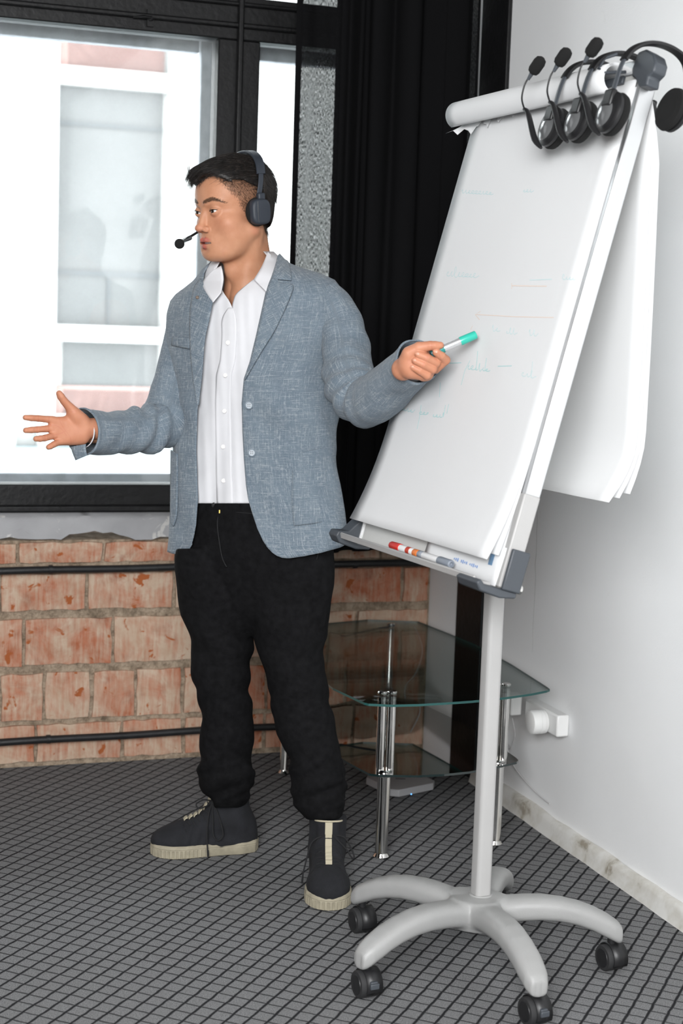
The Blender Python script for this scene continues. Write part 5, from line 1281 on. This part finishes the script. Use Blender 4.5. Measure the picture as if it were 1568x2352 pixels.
# ---------------------------------------------------------------- shoes
M['suede'] = mat('dark_suede', srgb(24, 25, 29), .9, noise=.3, nscale=30, bump=.0008, bscale=160)
M['suede2'] = mat('dark_knit', srgb(18, 18, 21), .95, bump=.001, bscale=400)
M['sole'] = mat('putty_rubber_sole', srgb(150, 143, 124), .75, noise=.12, nscale=60)
M['strap'] = mat('tan_webbing', srgb(176, 168, 146), .8, bump=.0008, bscale=700)
M['lace'] = mat('black_lace', (.012, .012, .013), .9)
def shoe_field(X):
    x, y, z = X; F = sd_ell(X, (.218, 0, .038), (.062, .0445, .036))
    F = smin(F, sd_cap(X, (.195, 0, .048), (.118, 0, .082), .034, .036), .03)
    F = smin(F, sd_ell(X, (.058, 0, .055), (.054, .035, .06)), .02); F = smin(F, sd_ell(X, (.14, 0, .03), (.135, .041, .032)), .02)
    F = smin(F, sd_cap(X, (.070, 0, .09), (.068, 0, .175), .040, .042), .03); F = smin(F, sd_cap(X, (.122, 0, .10), (.104, 0, .165), .022, .020), .02)
    F = F+.0009*np.sin(x*260+z*90)*np.exp(-((x-.17)/.05)**2)
    F = smax(F, -(z-.018), .003); F = smax(F, z-.168+.25*(np.abs(y))*0, .004); return F
def shoe(heel, toe, flip, side):
    d = np.array([toe[0]-heel[0], toe[1]-heel[1], 0]); Ls = np.linalg.norm(d); d /= Ls; k = Ls/.282; lat = np.array([-d[1], d[0], 0])
    so = empty('shoe', np.array([heel[0], heel[1], 0])-MO, parent=man)
    A = np.array([d, lat*1.13, [0, 0, 1]]).T*k
    T_ = lambda p: A@np.array(p, float)
    X = gridpts((-.01, -.06, .008), (.29, .06, .185), .0028); F = shoe_field(X); P, Q = nets(F, (-.01, -.06, .008), .0028); P = P@A.T
    me = bpy.data.meshes.new('upper'); me.from_pydata(P.tolist(), [], Q.tolist()); me.materials.append(M['suede']); me.polygons.foreach_set('use_smooth', [True]*len(Q)); link(bpy.data.objects.new('upper', me), so)
    # sole with a ribbed toe
    n = 220; out = []
    xs = [0, .012, .05, .10, .15, .20, .235, .262, .277, .282]; ws = [.001, .026, .0375, .0375, .0435, .0500, .0480, .036, .020, .001]
    fine = np.linspace(0, 1, n//2); px = .141-.141*np.cos(fine*PI); wy = np.interp(px, xs, ws)
    top = [(a, b) for a, b in zip(px, wy)]; bot = [(a, -b) for a, b in zip(px[::-1], wy[::-1])]; ol = top+bot[1:-1]; m_ = len(ol)
    ol = [tuple(sum(np.array(ol[(i+q) % m_])*w for q, w in ((-2, .15), (-1, .2), (0, .3), (1, .2), (2, .15)))) for i in range(m_)]
    # resample evenly so ribs are regular
    O2 = np.array(ol+[ol[0]]); L_ = np.r_[0, np.cumsum(np.hypot(*(O2[1:]-O2[:-1]).T))]; nn = 360; ts = np.linspace(0, L_[-1], nn, endpoint=False); O2 = np.stack([np.interp(ts, L_, O2[:, 0]), np.interp(ts, L_, O2[:, 1])], 1)
    R = []
    for z, sc, rib in ((0, -.003, 0), (.002, 0, 0), (.003, .0006, 1), (.021, .0010, 1), (.0225, .0012, 0), (.024, .0004, 0), (.0255, .0012, 0), (.031, .0004, 0), (.034, -.0022, 0), (.030, -.006, 0)):
        row = []
        for i in range(nn):
            p = O2[i]; t = O2[(i+1) % nn]-O2[i-1]; t /= np.linalg.norm(t); no = np.array([t[1], -t[0]])*-1
            if no@(p-np.array([.14, 0])) < 0: no = -no
            r = sc+(rib*(-.0014 if (i % 6) < 2 else .0006) if p[0] > .14 or p[0] < .01 else 0); row.append(T_((*(p+no*r), z)))
        R.append(row)
    mb = MB(); mb.rings(R); mb.build('sole', M['sole'], so, smooth=35)
    # stitched toe seam, mid panel
    def surf(x, y):   # height of the upper above a point
        zz = np.linspace(.17, .02, 60, dtype=np.float32); X1 = (np.full_like(zz, x)[:, None, None], np.full_like(zz, y)[:, None, None], zz[:, None, None]); f = shoe_field(X1)[:, 0, 0]; i = np.argmax(f < 0); return float(zz[i])
    mb = MB(); mb.tube([T_((.205-.9*y*y*20*.35, y, surf(.205-.9*y*y*20*.35, y)+.0006)) for y in np.linspace(-.036, .036, 18)], .0012, 6); mb.build('toe_seam', M['suede2'], so, smooth=60)
    # webbing strap down the instep
    for i in range(6):
        x = .198-.0125*i; z = surf(x, 0); x2 = x-.0092; z2 = surf(x2, 0); a = T_((x, 0, z+.002)); b = T_((x2, 0, z2+.0058)); w = lat*.0082*k; u3 = np.array([0, 0, .0018])
        mb = MB(); R = [[q-w-u3, q+w-u3, q+w+u3, q-w+u3] for q in (a, (a+b)/2+np.array([0, 0, .0022]), b)]; mb.rings(R); mb.build('strap_loop', M['strap'], so, bev=.0006)
    mb = MB(); q0 = T_((.128, 0, .150)); R = [[q-lat*.009-d*.001, q+lat*.009-d*.001, q+lat*.009+d*.0015, q-lat*.009+d*.0015] for q in (T_((.131, 0, .140)), T_((.1285, 0, .154)), T_((.124, 0, .168)))]; mb.rings(R); mb.build('tongue_tab', M['strap'], so, bev=.0005)
    mb = MB(); mb.tube([T_((.098+.024*math.cos(a), .030*math.sin(a), .166+.004*math.cos(a))) for a in np.linspace(-1.35, 1.35, 24)], .0024, 8); mb.build('tongue_rim', M['strap'], so, smooth=60)
    mb = MB()
    for i in range(6):
        x = .194-.0125*i
        for sgn in (-1, 1): mb.tube([T_((x, sgn*.0085, surf(x, .0085)+.001)), T_((x-.003, sgn*.017, surf(x-.003, .017)+.003)), T_((x-.009, sgn*.026, surf(x-.009, .026)+.001))], .0016, 6)
    o = mb.build('lacing', M['lace'], so, smooth=60); o['kind'] = 'stuff'
    K = T_((.132, side*.012, .138))
    def lp(name, pts, r=.0019):
        mb = MB(); mb.tube([T_(p) for p in spline(pts, 30)], r, 8); mb.build(name, M['lace'], so, smooth=60)
    if side > 0:
        lp('lace_loop', [(.128, .012, .138), (.150, .022, .146), (.172, .032, .140), (.166, .034, .128), (.146, .026, .130), (.130, .014, .134)])
        lp('lace_loop', [(.128, .014, .138), (.122, .034, .126), (.110, .048, .090), (.105, .052, .060), (.118, .053, .048), (.130, .051, .062), (.130, .040, .100), (.128, .016, .134)])
        lp('lace_end', [(.128, .014, .136), (.140, .034, .110), (.146, .048, .075), (.146, .053, .045), (.144, .0545, .020)]); 
        mb = MB(); mb.tube([T_((.144, .0545, .024)), T_((.143, .055, .008))], .0026, 8); mb.build('lace_tip', M['lace'], so, smooth=60)
    else:
        lp('lace_loop', [(.128, .010, .138), (.118, .036, .128), (.120, .052, .100), (.126, .058, .082), (.136, .052, .084), (.134, .040, .104), (.130, .014, .132)])
        lp('lace_end', [(.128, -.012, .136), (.128, -.036, .118), (.136, -.046, .080), (.142, -.053, .045), (.142, -.054, .030)])
        mb = MB(); mb.tube([T_((.142, -.054, .034)), T_((.142, -.055, .018))], .0026, 8); mb.build('lace_tip', M['lace'], so, smooth=60)
    return so
tl = at_z(340, 1972); hl = at_z(591, 1955); shoe(hl[:2]+np.array([0, .02]), tl[:2]+np.array([.002, .035]), False, 1)
shoe((-.010, 3.838), (.003, 3.560), True, -1)

# ---------------------------------------------------------------- headset he wears
hs_ = empty('headset', HW((0, -.015, .14)), 'slate-grey headset with a ball microphone worn on his head', 'headset'); HSO = np.array(hs_.location)
LW = lambda p: HW(p)-HSO
arcp = [(.0885*math.cos(a)*(1+.05*math.sin(a)), -.006-.036*math.sin(a), .026+.112*math.sin(a)**.9) for a in np.linspace(0, PI, 60)]
def hband(i0, i1, w, t_, name, m, parent=hs_):
    R = []
    for i in range(i0, i1):
        a, b = np.array(arcp[max(i-1, 0)]), np.array(arcp[min(i+1, 59)]); tg = (b-a)/np.linalg.norm(b-a); nn = np.cross(tg, [0, 1.0, 0]); f = 1.0
        R.append([LW(np.array(arcp[i])+np.array([0, 1, 0])*p*w+nn*q*t_) for p, q in ((-1, -.4), (-1, .4), (-.8, 1), (.8, 1), (1, .4), (1, -.4), (.8, -1), (-.8, -1))])
    mb = MB(); mb.rings(R); return mb.build(name, m, parent, smooth=40)
hband(0, 60, .0068, .0022, 'slider', M['slate']); hband(9, 51, .0125, .0036, 'headband', M['slate'])
for sx in (1, -1):
    x0 = .0925*sx; cx = np.array([x0, .003, -.006]); ex = (sx, 0, 0)
    def rr(r1, r2, x, n=44, p=3.2):
        out = []
        for k in range(n):
            a = 2*PI*k/n; c_, s2 = math.cos(a), math.sin(a); out.append(LW(cx+np.array([x*sx, r1*abs(c_)**(2/p)*np.sign(c_), r2*abs(s2)**(2/p)*np.sign(s2)])))
        return out
    mb = MB(); mb.rings([rr(.020, .023, .0225), rr(.024, .027, .0215), rr(.0265, .0295, .018), rr(.0275, .0305, .010), rr(.0270, .030, .004)][::1]); c = mb.build('ear_cup', M['slate'], hs_, smooth=50)
    mb = MB(); mb.rings([rr(.0265, .0285, .009, p=2), rr(.031, .033, .006, p=2), rr(.032, .034, .0, p=2), rr(.030, .032, -.006, p=2), rr(.022, .024, -.008, p=2)]); mb.build('ear_pad', M['foam'], c, smooth=60)
    mb = MB(); mb.box(LW(cx+np.array([.006*sx, -.008, .034])), (.014, .020, .020), HM); mb.build('yoke', M['slate'], c, bev=.004)
    mb = MB(); mb.tube([LW(cx+np.array([.0222*sx, .0125, -.024])), LW(cx+np.array([.0226*sx, .0135, .0])), LW(cx+np.array([.0222*sx, .0125, .024]))], .0007, 6); mb.build('cup_groove', M['plastic_black'], c)
bp = [(-.104, .0, -.020), (-.104, .040, -.044), (-.092, .082, -.060), (-.070, .108, -.066), (-.054, .126, -.066)]
mb = MB(); mb.tube([LW(p) for p in spline(bp, 24)], np.interp(np.linspace(0, 1, 24), [0, .3, .8, 1], [.004, .003, .004, .0055]), 10); mb.build('mic_boom', M['plastic_black'], hs_, smooth=60)
ml = at(429, 548, 3.715); mb = MB(); mb.tube([LW((-.060, .118, -.066)), at(436, 546.5, 3.715)-HSO, at(424, 552, 3.712)-HSO, at(414, 559, 3.71)-HSO], [.005, .0055, .0022, .002], 10); mb.build('mic_neck', M['plastic_black'], hs_, smooth=60)
mb = MB(); mb.lathe([(.0118*math.cos(a)+.0001, .0118*math.sin(a)) for a in np.linspace(-PI/2, PI/2, 16)], at(412, 560, 3.71)-HSO, (0, 0, 1), 24); mb.build('foam_ball', M['foam'], hs_, smooth=180)

# ---------------------------------------------------------------- marker in his hand
p1 = on_plane(1094, 768, bc+bn*.026, bn); p0 = at(990, 813, 3.262-.004); silver = mat('silver_barrel', (.62, .63, .64), .25, .6)
mk = marker('marker', p0, p1, 'silver marker with a teal cap held out in his hand', silver, mat('teal_cap', srgb(60, 190, 170), .25, trans=.15), mat('dark_teal_plug', srgb(25, 70, 72), .35), r=.0088)
dm = p1-p0; Lm = np.linalg.norm(dm); dm /= Lm
mb = MB(); mb.lathe([(.00865, Lm*.15), (.00865, Lm*.28)], (0, 0, 0), dm, 24, cap=(False, False)); mb.build('grip_print', mat('teal_print', srgb(40, 130, 125), .35), mk, smooth=40)

# ---------------------------------------------------------------- join the skin
off = 0; Qs = []
for P, Q in zip(body_P, body_Q): Qs.append(np.asarray(Q)+off); off += len(P)
Pb = np.concatenate(body_P)-MO; Tb = np.concatenate(body_T)
me = bpy.data.meshes.new('body'); me.from_pydata(Pb.tolist(), [], [tuple(q) for q in np.concatenate(Qs).tolist()]); me.materials.append(M['skin'])
me.polygons.foreach_set('use_smooth', [True]*len(me.polygons))
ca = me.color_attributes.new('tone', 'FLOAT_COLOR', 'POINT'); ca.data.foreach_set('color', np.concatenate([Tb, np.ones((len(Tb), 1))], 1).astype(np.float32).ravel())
bo_ = bpy.data.objects.new('body', me); link(bo_, man)
